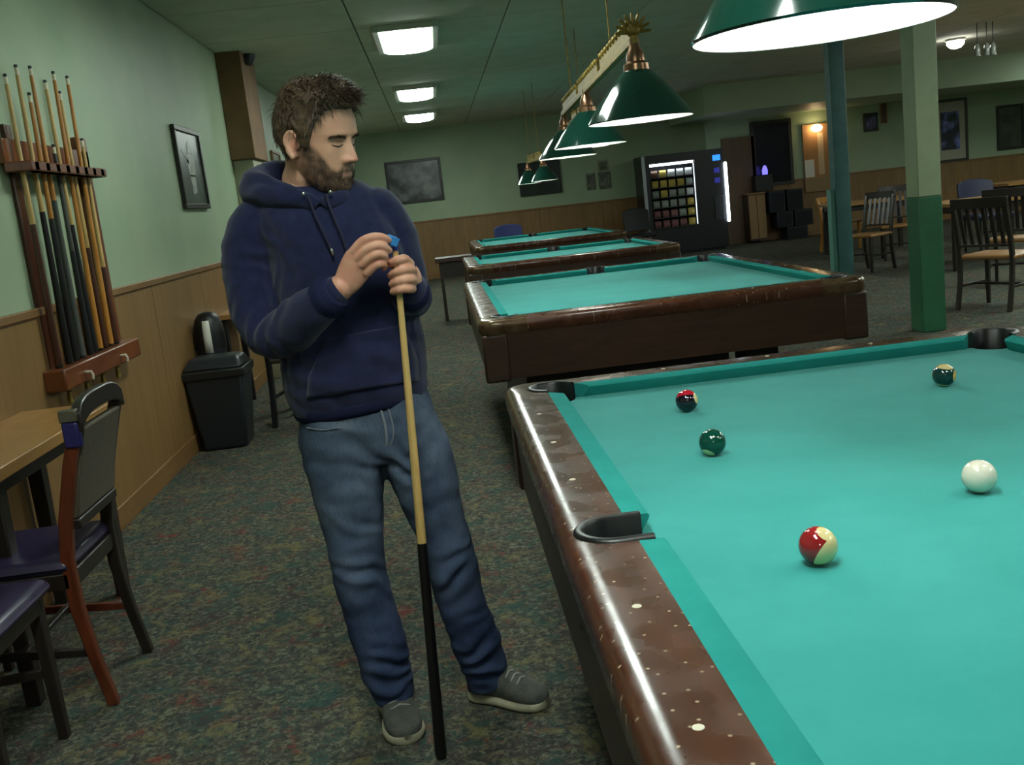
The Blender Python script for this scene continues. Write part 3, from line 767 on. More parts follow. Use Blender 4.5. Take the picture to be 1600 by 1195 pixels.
hp.append(ctube([at(590, 332, 2.625), at(610, 365, 2.632), at(626, 410, 2.635), at(633, 448, 2.61), at(640, 464, 2.565), at(643, 462, 2.505), at(641, 454, 2.466)], [.066, .065, .060, .057, .055, .048, .042], 22))
hood_me = fuse('hooded_sweatshirt', hp, .005, 6, .5)
V = co(hood_me); Nn = normals(hood_me)
def folds(V, Nn, centre, axis, rad, amp, freq, tw=0.):
    c, ax = np.array(centre), np.array(Vector(axis).normalized()); d = V-c; r = np.linalg.norm(d, axis=1); t = d@ax
    side = np.array([mnoise.noise(Vector(p*11)) for p in V]); ampm = np.array([.8+1.0*mnoise.noise(Vector(p*15+5)) for p in V])
    return V + Nn*(amp*ampm*np.exp(-(r/rad)**2)*np.sin(t*freq+side*4.5+tw*d[:, 1]))[:, None]
nse = np.array([mnoise.noise(Vector((p[0]*7, p[1]*7, p[2]*13)))*.006+mnoise.noise(Vector((p[0]*18, p[1]*18, p[2]*26)))*.0025 for p in V])
V = V+Nn*nse[:, None]
V = folds(V, Nn, at(436, 512, 2.53), at(468, 500, 2.47)-at(405, 480, 2.58), .095, .0075, 150)
V = folds(V, Nn, at(396, 400, 2.60), (.3, 0, 1), .08, .004, 110)
V = folds(V, Nn, at(641, 455, 2.55), (0, -1, .4), .075, .006, 150)
V = folds(V, Nn, at(500, 600, 2.50), (.35, 0, 1), .12, .005, 85)
V = folds(V, Nn, at(630, 560, 2.50), (-.3, 0, 1), .10, .005, 90)
V = folds(V, Nn, at(440, 350, 2.52), (.7, 0, .6), .07, .004, 110)
# blouse over the ribbed hem
setco(hood_me, V)
hoodie = manpart('hooded_sweatshirt', hood_me, HOOD)
RIB = mat('navy_rib', srgb(35,39,67), .95, bump=.2, bscale=300, spec=.1)
def band(name, c0, c1, r0, r1, parent, thick=.004):
    m = MB(); Q, S = catmull([c0, (Vector(c0)+Vector(c1))/2, c1], [r0, max(r0, r1)*1.03, r1], 4); m.tube(Q, S, 28); return manpart(name, m, RIB, parent)
band('cuff', at(506, 470, 2.421), at(527, 454, 2.400), .049, .0395, hoodie)
band('cuff', at(642, 459, 2.490), at(640.5, 451, 2.452), .047, .0400, hoodie)
m = MB(); m.rings(smoothrings([pxring((472, 658), (661, 616), 2.625, .117), pxring((463, 652), (666, 610), 2.625, .126), pxring((458, 640), (668, 598), 2.625, .131), pxring((462, 632), (664, 592), 2.625, .128)], 3)); manpart('hem', m, RIB, hoodie)
# the hood lying round the neck
hm = MB()
HP = [((488, 317), 2.520, .016), ((452, 308), 2.535, .024), ((416, 302), 2.575, .032), ((398, 294), 2.635, .038), ((416, 285), 2.70, .042), ((465, 282), 2.73, .042), ((510, 286), 2.71, .036), ((538, 294), 2.66, .025), ((548, 302), 2.60, .019), ((535, 309), 2.55, .018), ((512, 315), 2.520, .016)]
Q, S = catmull([at(p[0], p[1], Y) for p, Y, r in HP], [r for p, Y, r in HP], 6)
hm.tube(Q, S, 18, True, 1.25)
hb = MB(); hb.rings(smoothrings([pxring((405, 300), (580, 290), 2.70, .07), pxring((392, 330), (600, 320), 2.74, .06), pxring((420, 380), (590, 370), 2.76, .045), pxring((470, 420), (560, 415), 2.755, .03)], 3))
hood_o = fuse('hood', [hm, hb], .005, 5, .5); V = co(hood_o); Nn = normals(hood_o)
V = V+Nn*np.array([mnoise.noise(Vector((p[0]*14, p[1]*14, p[2]*24)))*.007 for p in V])[:, None]
V = folds(V, Nn, at(410, 290, 2.58), (.5, .2, 1), .08, .005, 130); setco(hood_o, V)
hood_ob = manpart('hood', hood_o, HOOD, hoodie)
for a, b, c_, d in (((481, 306), (492, 335), (505, 362), (518, 390)), ((509, 305), (520, 335), (533, 365), (543, 397))):
    m = MB(); Q, S = catmull([at(a[0], a[1], 2.50), at(b[0], b[1], 2.482), at(c_[0], c_[1], 2.472), at(d[0], d[1], 2.468)], [.0032]*4, 5); m.tube(Q, S, 8, True); manpart('drawstring', m, mat('navy_cord', srgb(28,30,56), .8), hoodie)
    m = MB(); q = at(d[0], d[1], 2.468); m.tube([q, q+Vector((.002, 0, -.012))], .0036, 8, True); manpart('drawstring_tip', m, CHROME, hoodie)
for px, py in ((474, 303), (516, 300)):
    m = MB(); q = at(px, py, 2.499); m.ball(q, .005, 10, 8, (1, .5, 1)); manpart('eyelet', m, CHROME, hoodie)
# kangaroo pocket laid on the belly
from mathutils.bvhtree import BVHTree
def drape(name, left, right, n, off, material, parent, tree, th=.005):
    """patch between two edge polylines (photograph pixels), laid on a surface along the view rays"""
    def poly(P, t):
        t *= len(P)-1; i = min(int(t), len(P)-2); u = t-i; return (P[i][0]*(1-u)+P[i+1][0]*u, P[i][1]*(1-u)+P[i+1][1]*u)
    R = []
    for i in range(n+1):
        a_, b_ = poly(left, i/n), poly(right, i/n); row = []
        for j in range(n+1):
            u = j/n; d = ray(a_[0]*(1-u)+b_[0]*u, a_[1]*(1-u)+b_[1]*u).normalized()
            h_ = tree.ray_cast(CAM, d)
            p = h_[0] if h_[0] is not None else CAM+d*2.55
            row.append(p-d*off)
        R.append(row)
    m = MB(); m.rings(R, cap=False, closed=False); o = manpart(name, m.mesh(name, 80), material, parent)
    q = o.modifiers.new('solid', 'SOLIDIFY'); q.thickness = th; q.offset = 0; return o
hood_tree = BVHTree.FromPolygons([Vector(p) for p in co(hood_me)+np.array(man_base)], [tuple(p.vertices) for p in hood_me.polygons])
drape('front_pocket', [(508, 530), (494, 560), (482, 590), (480, 622)], [(628, 508), (642, 535), (652, 560), (654, 594)], 18, .004, HOOD, hoodie, hood_tree, .007)
# ---- jeans
def denim():
    m, nt, b = nodes('denim'); L = nt.links; b.inputs['Roughness'].default_value = .85; b.inputs['Specular IOR Level'].default_value = .15
    tc = N(nt, 'ShaderNodeTexCoord'); n1 = N(nt, 'ShaderNodeTexNoise', Scale=7., Detail=5.); L.new(tc.outputs['Object'], n1.inputs['Vector'])
    r = ramp(nt, [(.35, srgb(58,72,94)), (.62, srgb(88,102,120)), (.8, srgb(118,128,138))]); L.new(n1.outputs['Fac'], r.inputs[0])
    mp = N(nt, 'ShaderNodeMapping'); mp.inputs['Scale'].default_value = (1, 1, .12); L.new(tc.outputs['Object'], mp.inputs[0])
    n2 = N(nt, 'ShaderNodeTexNoise', Scale=420., Detail=2.); L.new(mp.outputs[0], n2.inputs['Vector'])
    mx = N(nt, 'ShaderNodeMix', data_type='RGBA', blend_type='MULTIPLY'); mx.inputs[0].default_value = .5; L.new(r.outputs[0], mx.inputs[6])
    r2 = ramp(nt, [(.35, (.55,.55,.6,1)), (.6, (1,1,1,1))]); L.new(n2.outputs['Fac'], r2.inputs[0]); L.new(r2.outputs[0], mx.inputs[7]); 
    # indigo darker towards the hems, faded on the thighs
    sx = N(nt, 'ShaderNodeSeparateXYZ'); L.new(tc.outputs['Object'], sx.inputs[0]); rz = ramp(nt, [(.28, (.55,.58,.80,1)), (.60, (1,1,1,1))]); L.new(sx.outputs['Z'], rz.inputs[0])
    m3 = N(nt, 'ShaderNodeMix', data_type='RGBA', blend_type='MULTIPLY'); m3.inputs[0].default_value = 1; L.new(mx.outputs[2], m3.inputs[6]); L.new(rz.outputs[0], m3.inputs[7])
    L.new(m3.outputs[2], b.inputs['Base Color'])
    bp = N(nt, 'ShaderNodeBump', Strength=.2, Distance=.003); L.new(n2.outputs['Fac'], bp.inputs['Height']); L.new(bp.outputs[0], b.inputs['Normal'])
    return m
DENIM = denim()
def leg(rows, bs_):
    rs = [pxring(l, r, Y, b) for (l, r, Y), b in zip(rows, bs_)]; m = MB(); m.rings(smoothrings(rs, 4)); return m
lr = [((478, 625), (600, 605), 2.63), ((467, 680), (606, 665), 2.63), ((474, 715), (604, 704), 2.625), ((484, 752), (601, 742), 2.615), ((499, 810), (599, 800), 2.60), ((513, 860), (601, 852), 2.585), ((523, 905), (604, 896), 2.575), ((535, 950), (617, 940), 2.572), ((549, 1000), (631, 990), 2.572), ((563, 1045), (641, 1036), 2.575), ((576, 1075), (647, 1064), 2.575), ((586, 1095), (648, 1083), 2.572)]
ll = [((570, 618), (662, 600), 2.63), ((592, 672), (686, 655), 2.63), ((600, 708), (704, 692), 2.625), ((606, 745), (713, 733), 2.615), ((633, 800), (722, 790), 2.60), ((655, 852), (736, 842), 2.585), ((668, 900), (748, 888), 2.58), ((685, 950), (757, 938), 2.585), ((703, 1000), (778, 985), 2.595), ((717, 1040), (789, 1022), 2.605), ((726, 1062), (794, 1042), 2.61), ((732, 1078), (792, 1058), 2.612)]
dep = [.115, .118, .110, .102, .088, .080, .076, .072, .070, .070, .068, .062]
pel = MB(); pel.rings(smoothrings([pxring((474, 630), (655, 606), 2.63, .118), pxring((465, 668), (676, 640), 2.632, .122), pxring((468, 700), (694, 678), 2.63, .115), pxring((500, 722), (680, 705), 2.63, .09)], 4))
je_me = fuse('jeans', [leg(lr, dep), leg(ll, dep), pel], .0055, 4, .5)
V = co(je_me); Nn = normals(je_me)
V = V+Nn*np.array([mnoise.noise(Vector((p[0]*8, p[1]*8, p[2]*11)))*.006+mnoise.noise(Vector((p[0]*22, p[1]*22, p[2]*34)))*.003 for p in V])[:, None]
for (x, y, Y, ax, rd, am, fq) in ((580, 895, 2.50, (.35, 0, 1), .075, .007, 120), (612, 1060, 2.50, (.15, 0, 1), .075, .008, 150), (720, 895, 2.50, (-.4, 0, 1), .075, .008, 115), (758, 1030, 2.53, (-.35, 0, 1), .085, .009, 130),
                                  (610, 715, 2.53, (.9, 0, 1), .07, .006, 120), (560, 690, 2.51, (.25, 0, 1), .09, .004, 110), (655, 700, 2.51, (-.3, 0, 1), .08, .004, 120), (575, 800, 2.50, (.5, 0, 1), .09, .004, 90), (690, 790, 2.50, (-.5, 0, 1), .09, .004, 90)):
    V = folds(V, Nn, at(x, y, Y), ax, rd, am, fq)
setco(je_me, V)
jeans = manpart('jeans', je_me, DENIM)
def seam(name, pts, Y, rad, material, parent):
    m = MB(); Q, S = catmull([at(x, y, yy) for (x, y), yy in zip(pts, Y)], [rad]*len(pts), 5); m.tube(Q, S, 6, True, .5); return manpart(name, m, material, parent)
STITCH = mat('pale_denim_seam', srgb(112,120,128), .8)
seam('fly_seam', [(596, 643), (602, 668), (604, 690), (601, 706)], [2.503, 2.505, 2.512, 2.525], .0035, STITCH, jeans)
seam('fly_seam', [(607, 640), (613, 662), (614, 684), (606, 702)], [2.503, 2.505, 2.511, 2.523], .0022, STITCH, jeans)
seam('side_seam', [(472, 690), (486, 735), (500, 775)], [2.59, 2.58, 2.565], .003, STITCH, jeans)
seam('pocket_seam', [(480, 668), (505, 672), (530, 668)], [2.535, 2.513, 2.505], .002, STITCH, jeans)
# ---- shoes
SUEDE = mat('grey_suede', srgb(84,84,78), .9, c2=srgb(64,66,62), scale=30, bump=.3, bscale=200)
SOLE = mat('pale_sole', srgb(168,162,138), .7, c2=srgb(140,134,112), scale=25)
LACE = mat('shoe_lace', srgb(142,142,134), .8)
def shoe(heel, toe, label=None):
    heel, toe = Vector((heel.x, heel.y, 0)), Vector((toe.x, toe.y, 0)); d = (toe-heel); Ls = d.length; d.normalize(); sd = Vector((-d.y, d.x, 0))
    def sec(t, wdt, z0, z1, n=18, e=.8):
        c = heel+d*Ls*t; R = []
        for k in range(n):
            a = 2*PI*k/n; ca, sa = math.cos(a), math.sin(a)
            R.append(c+sd*wdt*math.copysign(abs(ca)**e, ca)+Vector((0, 0, (z0+z1)/2+(z1-z0)/2*math.copysign(abs(sa)**e, sa))))
        return R
    T = [0.0, .03, .12, .28, .42, .56, .70, .82, .92, .975, 1.0]
    Wd = [.016, .030, .037, .036, .038, .045, .049, .048, .040, .026, .010]
    Zt = [.060, .082, .094, .100, .100, .086, .070, .058, .050, .042, .034]
    up = MB(); up.rings(smoothrings([sec(t, w_*1.0, .012, z) for t, w_, z in zip(T, Wd, Zt)], 3))
    so_ = MB(); so_.rings(smoothrings([sec(t, w_*1.09+.002, .0, .026 if t > .1 else .03, 18, .5) for t, w_ in zip(T, Wd)], 3))
    u = manpart('shoe', up.mesh('shoe', 80), SUEDE); manpart('sole', so_.mesh('sole', 60), SOLE, u)
    for t in (.40, .47, .54, .61, .68):
        w_ = np.interp(t, T, Wd)*.55; z = np.interp(t, T, Zt)
        m = MB(); c = heel+d*Ls*t; m.tube([c+sd*w_+Vector((0, 0, z-.006)), c+Vector((0, 0, z+.003)), c-sd*w_+Vector((0, 0, z-.006))], .003, 6, True); manpart('lace', m, LACE, u)
    return u
shoe(Vector((-.285, 2.665, 0)), Vector((-.232, 2.425, 0)))
shoe(Vector((-.060, 2.640, 0)), Vector((.140, 2.520, 0)))

# ------------------------------------------------------------------ cue and chalk in his hands
def cue_parts(t, a, b, joint, mats, r0=.0062, r1=.0095, r2=.0145, blue=True):
    """cue from tip a to butt end b; mats = shaft, butt"""
    a, b = Vector(a), Vector(b); d = (b-a); L_ = d.length; d.normalize(); j = a+d*joint
    m = MB(); m.tube([a+d*.012, a+d*.04], [r0, r0*1.02], 12); m.build('ferrule', IVORY if not blue else MAPLE, t)
    m = MB(); m.tube([a, a+d*.012], [r0*.93, r0], 12); m.build('tip', mats[2], t)
    m = MB(); m.tube([a+d*.04, a+d*joint*.5, j], [r0*1.02, (r0+r1)/2, r1], 12); m.build('shaft', mats[0], t)
    m = MB(); m.tube([j, a+d*(joint+L_)*.5, b-d*.012], [r1*1.02, (r1+r2)/2, r2], 12); m.build('butt', mats[1], t)
    m = MB(); m.tube([b-d*.012, b], [r2, r2*.9], 12); m.build('bumper', RUBBER, t)
TIPB = mat('blue_chalk_tip', srgb(48,72,168), .9)
ct = at(617.3, 384, 2.405); cb = Vector((-.150, 2.333, .0)); cb = atz(689.5, 1183, 0.002)
cue = thing('cue_stick', 'cue with pale shaft and black butt held by the man', 'cue', (0, 0, 0), 0)
cue_parts(cue, ct, cb, (ct-cb).length*.565, (MAPLE, CBLACK, TIPB), .0066, .0118, .0150)
ch = thing('chalk_cube', 'small bright blue chalk cube pinched between his fingers', 'chalk', at(613, 376, 2.392))
CHK = mat('blue_chalk', srgb(58,142,206), .95, c2=srgb(44,118,190), scale=200)
m = MB(); m.box(-.0115, .0115, -.0115, .0115, -.0105, .0105); o = m.build('chalk_block', CHK, ch, bevel=.0015, smooth=0); o.rotation_euler = (.25, .45, .5)
m = MB(); m.lathe([(.006, -.0125), (.006, -.0100)], 14); o2 = m.build('chalk_hollow', TIPB, ch, smooth=0); o2.rotation_euler = (.25, .45, .5)

# ------------------------------------------------------------------ cue rack on the left wall
def wl_pt(px, py, X): 
    d = ray(px, py); return CAM + d*(X/d.x)
rack = thing('cue_rack', 'wall mounted wooden cue rack full of cues, left wall', 'cue rack', (XL, 4.7, .78))
ra = Vector((XL, 4.7, .78))
def rp(name, m, material, bevel=.004, parent=rack):
    me = m.mesh(name, 40); me.transform(Matrix.Translation(-ra)); return obj(name, me, material, parent, bevel)
m = MB(); m.box(XL, XL+.03, 5.09, 5.23, .86, 1.86); rp('side_board', m, RACKW)
m = MB(); m.box(XL, XL+.018, 4.30, 4.37, .86, 1.86); rp('side_board', m, WALNUT)
m = MB(); m.box(XL, XL+.10, 4.22, 5.28, .772, .862); rp('bottom_shelf', m, RACKW, .008)
# scalloped upper holder: bar with scooped notches
m = MB(); m.box(XL, XL+.03, 4.22, 5.23, 1.70, 1.80); rp('back_rail', m, RACKW)
n_n = 8; prof = [(XL+.018, 4.22)]
ys = []
for k in range(n_n):
    y0 = 4.25+k*.117
    prof.append((XL+.115, y0))
    for a in np.linspace(PI, 0, 7)[0:]: prof.append((XL+.115-.050*math.sin(a), y0+.058+.026*math.cos(PI-a)*-1*-1))
    ys.append(y0+.058)
prof += [(XL+.115, 4.25+n_n*.117), (XL+.018, 4.25+n_n*.117+.02)]
m = MB(); m.prism(prof, 1.665, 1.705); rp('upper_holder', m, RACKW, .005)
for yy in (4.45, 4.95):
    m = MB(); m.tube([(XL+.10, yy, .815), (XL+.125, yy, .815), (XL+.13, yy, .80), (XL+.128, yy, .785)], .006, 8, True); rp('hook', m, PEARL, 0)
for yy in (4.36, 4.58, 4.80, 5.02):
    m = MB(); m.lathe([(.010, .0), (.012, .02), (.008, .05), (.022, .06), (.020, .072)], 12, (XL+.05, yy, .70)); rp('peg', m, BRASS, 0)
TIPD = mat('worn_tip', srgb(58,62,72), .9)
WHITE = mat('cue_white', srgb(206,200,180), .5)
CUES = [  # notch y, butt material, shaft material, joint fraction, tip height, label
    (4.30, WALNUT, MAPLE, .50, 2.05, 'cue with walnut butt and pale shaft, leftmost in the rack'),
    (4.42, CBLACK, MAPLE, .48, 2.10, 'cue with black butt and pale shaft, second from the left in the rack'),
    (4.50, CBLACK, HONEY, .46, 2.00, 'cue with black butt and honey shaft, third from the left in the rack'),
    (4.58, CGREY, HONEY, .45, 2.12, 'cue with grey wrapped butt and honey shaft, fourth from the left in the rack'),
    (4.69, CBLACK, CGREY, .50, 1.80, 'dark cue with grey shaft, shorter than the others, middle of the rack'),
    (4.75, CBLACK, MAPLE, .52, 2.08, 'cue with black butt and pale shaft, right of the short dark cue'),
    (4.82, HONEY, HONEY, .55, 2.13, 'all honey coloured cue right of the middle of the rack'),
    (4.90, WALNUT, MAPLE, .60, 2.05, 'cue with a long walnut butt, third from the right in the rack'),
    (4.98, HONEY, HONEY, .62, 2.13, 'glossy honey cue second from the right in the rack'),
    (5.06, WALNUT, MAPLE, .62, 1.85, 'short cue with walnut butt, rightmost in the rack')]
for y, bm_, sm_, jf, zt_, lb in CUES:
    t = thing('cue_stick', lb, 'cue', (0, 0, 0), 0, 'cues in the wall rack')
    dx = random.uniform(-.004, .012)
    cue_parts(t, (XL+.055+dx, y+random.uniform(.0, .05), zt_), (XL+.055, y-.005, .863), (zt_-.863)*jf, (sm_, bm_, TIPD), .0078, .0115, .0170, False)

# ------------------------------------------------------------------ left: wall table and chairs
t = thing('wall_table', 'wooden topped table with dark legs in the left foreground', 'table', (-1.5, 3.4, 0))
m = MB(); m.box(-.178, .178, -.50, .55, .712, .752); m.build('table_top', TOPW, t, bevel=.004)
m = MB(); m.box(-.15, .14, -.46, .51, .66, .712); m.build('apron', DARKW, t, bevel=.004)
for x, y in ((-.12, -.42), (.115, -.42), (-.12, .47), (.115, .47)):
    m = MB(); m.bar((x, y, 0), (x, y, .70), .045, .045, wx2=.06, wy2=.06); m.build('leg', DARKW, t, bevel=.004)
t = thing('salt_shaker', 'small dark blue container at the edge of the wooden table', 'container', (-1.625, 3.56, .752))
m = MB(); m.lathe([(.016, 0), (.018, .004), (.018, .038), (.012, .048)], 16); m.build('container_body', mat('blue_plastic', srgb(40,36,96), .35), t)
m = MB(); m.lathe([(.013, .048), (.013, .058), (.008, .062)], 16); m.build('container_cap', BLACK, t)

def padded_chair(label, loc, rz, stile_mats, full=True, lean=.10, top=.93, w_=.40, group='padded chairs by the wall table'):
    """chair facing +x in its own frame, back along y at x = 0"""
    t = thing('padded_chair', label, 'chair', loc, rz, group); h = w_/2
    for s, mt in ((-1, stile_mats[0]), (1, stile_mats[1])):
        m = MB(); y = s*(h-.018)
        P = [(-.055, 0), (-.024, .16), (-.002, .32), (0, .45), (-.018, .58), (-lean*.6, .74), (-lean, top-.06)]
        R = []
        for i, (x, z) in enumerate(P):
            a = .019 if z > .2 else .016; R.append([(x-a, y-.016, z), (x+a, y-.016, z), (x+a, y+.016, z), (x-a, y+.016, z)])
        m.rings(R); st_ = m.build('back_leg', mt, t, bevel=.005)
    # arched crest
    R = []
    for k in range(11):
        u = -1+2*k/10; z = top-.062+.040*(1-abs(u)**4); y = u*(h-.002)
        R.append([(-lean-.020, y, z-.035), (-lean+.014, y, z-.035), (-lean+.012, y, z+.022), (-lean-.018, y, z+.022)])
    m = MB(); m.rings(R); m.build('crest_rail', DARKW, t, bevel=.005)
    m = MB(); m.bar((-.03, -h+.03, .56), (-.03, h-.03, .56), .03, .045, (1, 0, 0)); m.build('back_rail', DARKW, t, bevel=.004)
    # padded back panel
    R = []
    for x, z, in_ in ((-.034, .575, .03), (-.058, .70, .028), (-lean+.002, top-.09, .03)):
        R.append([(x-.016, -h+in_, z), (x+.016, -h+in_, z), (x+.016, h-in_, z), (x-.016, h-in_, z)])
    m = MB(); m.rings(R); m.build('back_panel', FABRIC, t, bevel=.008)
    for x, y in ((.39, -h+.02), (.39, h-.02)):
        m = MB(); m.bar((x+.01, y, 0), (x, y, .42), .028, .028, wx2=.036, wy2=.036); m.build('front_leg', DARKW, t, bevel=.004)
    m = MB(); m.box(-.0, .41, -h+.002, -h+.03, .375, .425); m.build('seat_rail', DARKW, t, bevel=.004)
    m = MB(); m.box(-.0, .41, h-.03, h-.002, .375, .425); m.build('seat_rail', DARKW, t, bevel=.004)
    m = MB(); m.box(.385, .41, -h+.03, h-.03, .375, .425); m.build('seat_rail', DARKW, t, bevel=.004)
    m = MB(); m.box(-.012, .015, -h+.03, h-.03, .375, .425); m.build('seat_rail', DARKW, t, bevel=.004)
    R = []
    for z, i in ((.420, .012), (.432, -.004), (.452, -.004), (.468, .01), (.476, .05)):
        R.append([(.0+i, -h+i, z), (.43-i, -h+i, z), (.43-i, h-i, z), (.0+i, h-i, z)])
    m = MB(); m.rings(R); m.build('seat', NAVYV, t, bevel=.01)
    for y in (-h+.02, h-.02):
        m = MB(); m.bar((-.035, y, .17), (.395, y, .20), .016, .026); m.build('stretcher', DARKW if y > 0 else REDW, t, bevel=.003)
    m = MB(); m.bar((.18, -h+.02, .19), (.18, h-.02, .19), .022, .016); m.build('stretcher', DARKW, t, bevel=.003)
    return t
pc1 = padded_chair('padded chair with purple seat and one red-brown back leg, beside the wooden table', (-1.18, 3.085, 0), PI, (DARKW, REDW))
m = MB(); m.box(-.108, -.062, .175, .206, .79, .865); m.build('corner_cap', mat('blue_cap', srgb(44,42,98), .25), pc1, bevel=.006)
m = MB(); m.box(-.110, -.060, .173, .208, .865, .90); m.build('corner_bracket', mat('worn_metal', srgb(112,108,94), .35, metal=.5), pc1, bevel=.004)
padded_chair('dark chair cut off by the left edge, in front of the purple seated chair', (-1.61, 2.55, 0), 0, (DARKW, DARKW))

# ------------------------------------------------------------------ trash can, domed bin, shelf table, stool
q = Vector((-1.482, 6.46, 0))
t = thing('trash_can', 'black square trash can lined with a bag, against the left wainscot', 'trash can', q)
def taper(m, w0, d0, w1, d1, z0, z1): 
    return m.rings([[(-w0, -d0, z0), (w0, -d0, z0), (w0, d0, z0), (-w0, d0, z0)], [(-w1, -d1, z1), (w1, -d1, z1), (w1, d1, z1), (-w1, d1, z1)]])
m = MB(); taper(m, .135, .13, .185, .17, 0, .50); m.build('bin_body', PLASTIC, t, bevel=.02)
m = MB(); taper(m, .192, .176, .197, .18, .455, .515); m.build('bag_rim', BAG, t, bevel=.012)
m = MB(); taper(m, .188, .172, .150, .10, .515, .585); m.build('swing_lid', PLASTIC, t, bevel=.02)
q2 = Vector((-1.565, 6.745, 0))
t = thing('domed_bin', 'dome topped black bin with a white paper label, behind the square trash can', 'bin', q2)
m = MB(); m.lathe([(.085, 0), (.09, .02), (.095, .62)], 28); m.build('bin_body', PLASTIC, t)
m = MB(); m.lathe([(.100, .60), (.100, .68), (.094, .75), (.078, .80), (.052, .832), (.02, .842)], 28); m.build('dome_lid', BLACK, t)
m = MB()
R = [[(r_*math.cos(a)*1.03, r_*math.sin(a)*1.03, z) for a in (-1.75, -1.5, -1.25)] for r_, z in ((.100, .58), (.100, .68), (.0945, .75), (.082, .79))]
m.rings(R, cap=False, closed=False); o = m.build('paper_label', PAPER, t); sol = o.modifiers.new('solid', 'SOLIDIFY'); sol.thickness = .002
t = thing('wall_shelf_table', 'narrow brown topped table by the wall behind the trash can', 'table', (-1.42, 7.75, 0))
m = MB(); m.box(-.25, .25, -.32, .42, .715, .75); m.build('table_top', TOPW, t, bevel=.004)
for x, y in ((-.2, -.26), (.2, -.26), (-.2, .36), (.2, .36)):
    m = MB(); m.bar((x, y, 0), (x, y, .715), .045, .045); m.build('leg', BLACK, t, bevel=.004)
def slat_chair(label, loc, rz, wood_m, seat_m, slats=5, top=.90, w_=.42, group='slat back chairs across the hall', sh=.45):
    t = thing('slat_back_chair', label, 'chair', loc, rz, group); h = w_/2
    for s in (-1, 1):
        y = s*(h-.02); m = MB(); R = []
        for x, z in ((-.055, 0), (-.01, .25), (0, sh), (-.03, .65), (-.085, top)):
            R.append([(x-.018, y-.017, z), (x+.018, y-.017, z), (x+.018, y+.017, z), (x-.018, y+.017, z)])
        m.rings(R); m.build('back_leg', wood_m, t, bevel=.004)
        m = MB(); m.bar((.385, s*(h-.025), 0), (.38, s*(h-.025), sh-.03), .028, .028, wx2=.038, wy2=.038); m.build('front_leg', wood_m, t, bevel=.004)
        m = MB(); m.bar((-.015, s*(h-.022), .20), (.38, s*(h-.022), .20), .018, .024); m.build('stretcher', wood_m, t, bevel=.003)
    m = MB(); R = []
    for k in range(9):
        u = -1+2*k/8; b_ = -.022*(1-u*u); R.append([(-.093+b_, u*h, top-.05), (-.068+b_, u*h, top-.05), (-.075+b_, u*h, top+.035), (-.098+b_, u*h, top+.035)])
    m.rings(R); m.build('crest_rail', wood_m, t, bevel=.004)
    m = MB(); m.bar((-.012, -h+.03, .54), (-.012, h-.03, .54), .022, .04, (1, 0, 0)); m.build('lower_rail', wood_m, t, bevel=.003)
    for k in range(slats):
        y = (-1+2*(k+.5)/slats)*(h-.045); m = MB(); m.rings([[(x-.006, y-.016, z), (x+.006, y-.016, z), (x+.006, y+.016, z), (x-.006, y+.016, z)] for x, z in ((-.014, .55), (-.052, .70), (-.088, top-.04))]); m.build('slat', wood_m, t)
    m = MB(); R = []
    for z, i in ((sh-.03, .008), (sh-.02, 0), (sh, 0), (sh+.008, .012)): R.append([(-.01+i, -h+i, z), (.42-i, -h-.01+i, z), (.42-i, h+.01-i, z), (-.01+i, h-i, z)])
    m.rings(R); m.build('seat', seat_m, t, bevel=.006)
    m = MB(); m.bar((.19, -h+.03, .20), (.19, h-.03, .20), .018, .022); m.build('stretcher', wood_m, t, bevel=.003)
    return t
slat_chair('black chair beside the trash can, partly behind the man', (-1.09, 6.85, 0), math.radians(80), BLACK, mat('worn_black_seat', srgb(58,56,48), .4), 4, .80, .34, 'chairs along the left wall', .46)
t = thing('paper_bag', 'small pale green and white package on the carpet behind the man', 'package', (-1.02, 7.05, 0))
m = MB(); m.rings([[(-.07, -.05, 0), (.07, -.05, 0), (.07, .05, 0), (-.07, .05, 0)], [(-.075, -.055, .09), (.075, -.055, .09), (.075, .055, .09), (-.075, .055, .09)], [(-.05, -.012, .15), (.05, -.012, .15), (.05, .012, .15), (-.05, .012, .15)]]); m.build('package_body', mat('pale_green_paper', srgb(150,178,150), .7), t, bevel=.006)
m = MB(); m.box(-.072, .072, -.058, -.05, .0, .035); m.build('package_band', mat('cream_paper', srgb(196,180,130), .7), t)

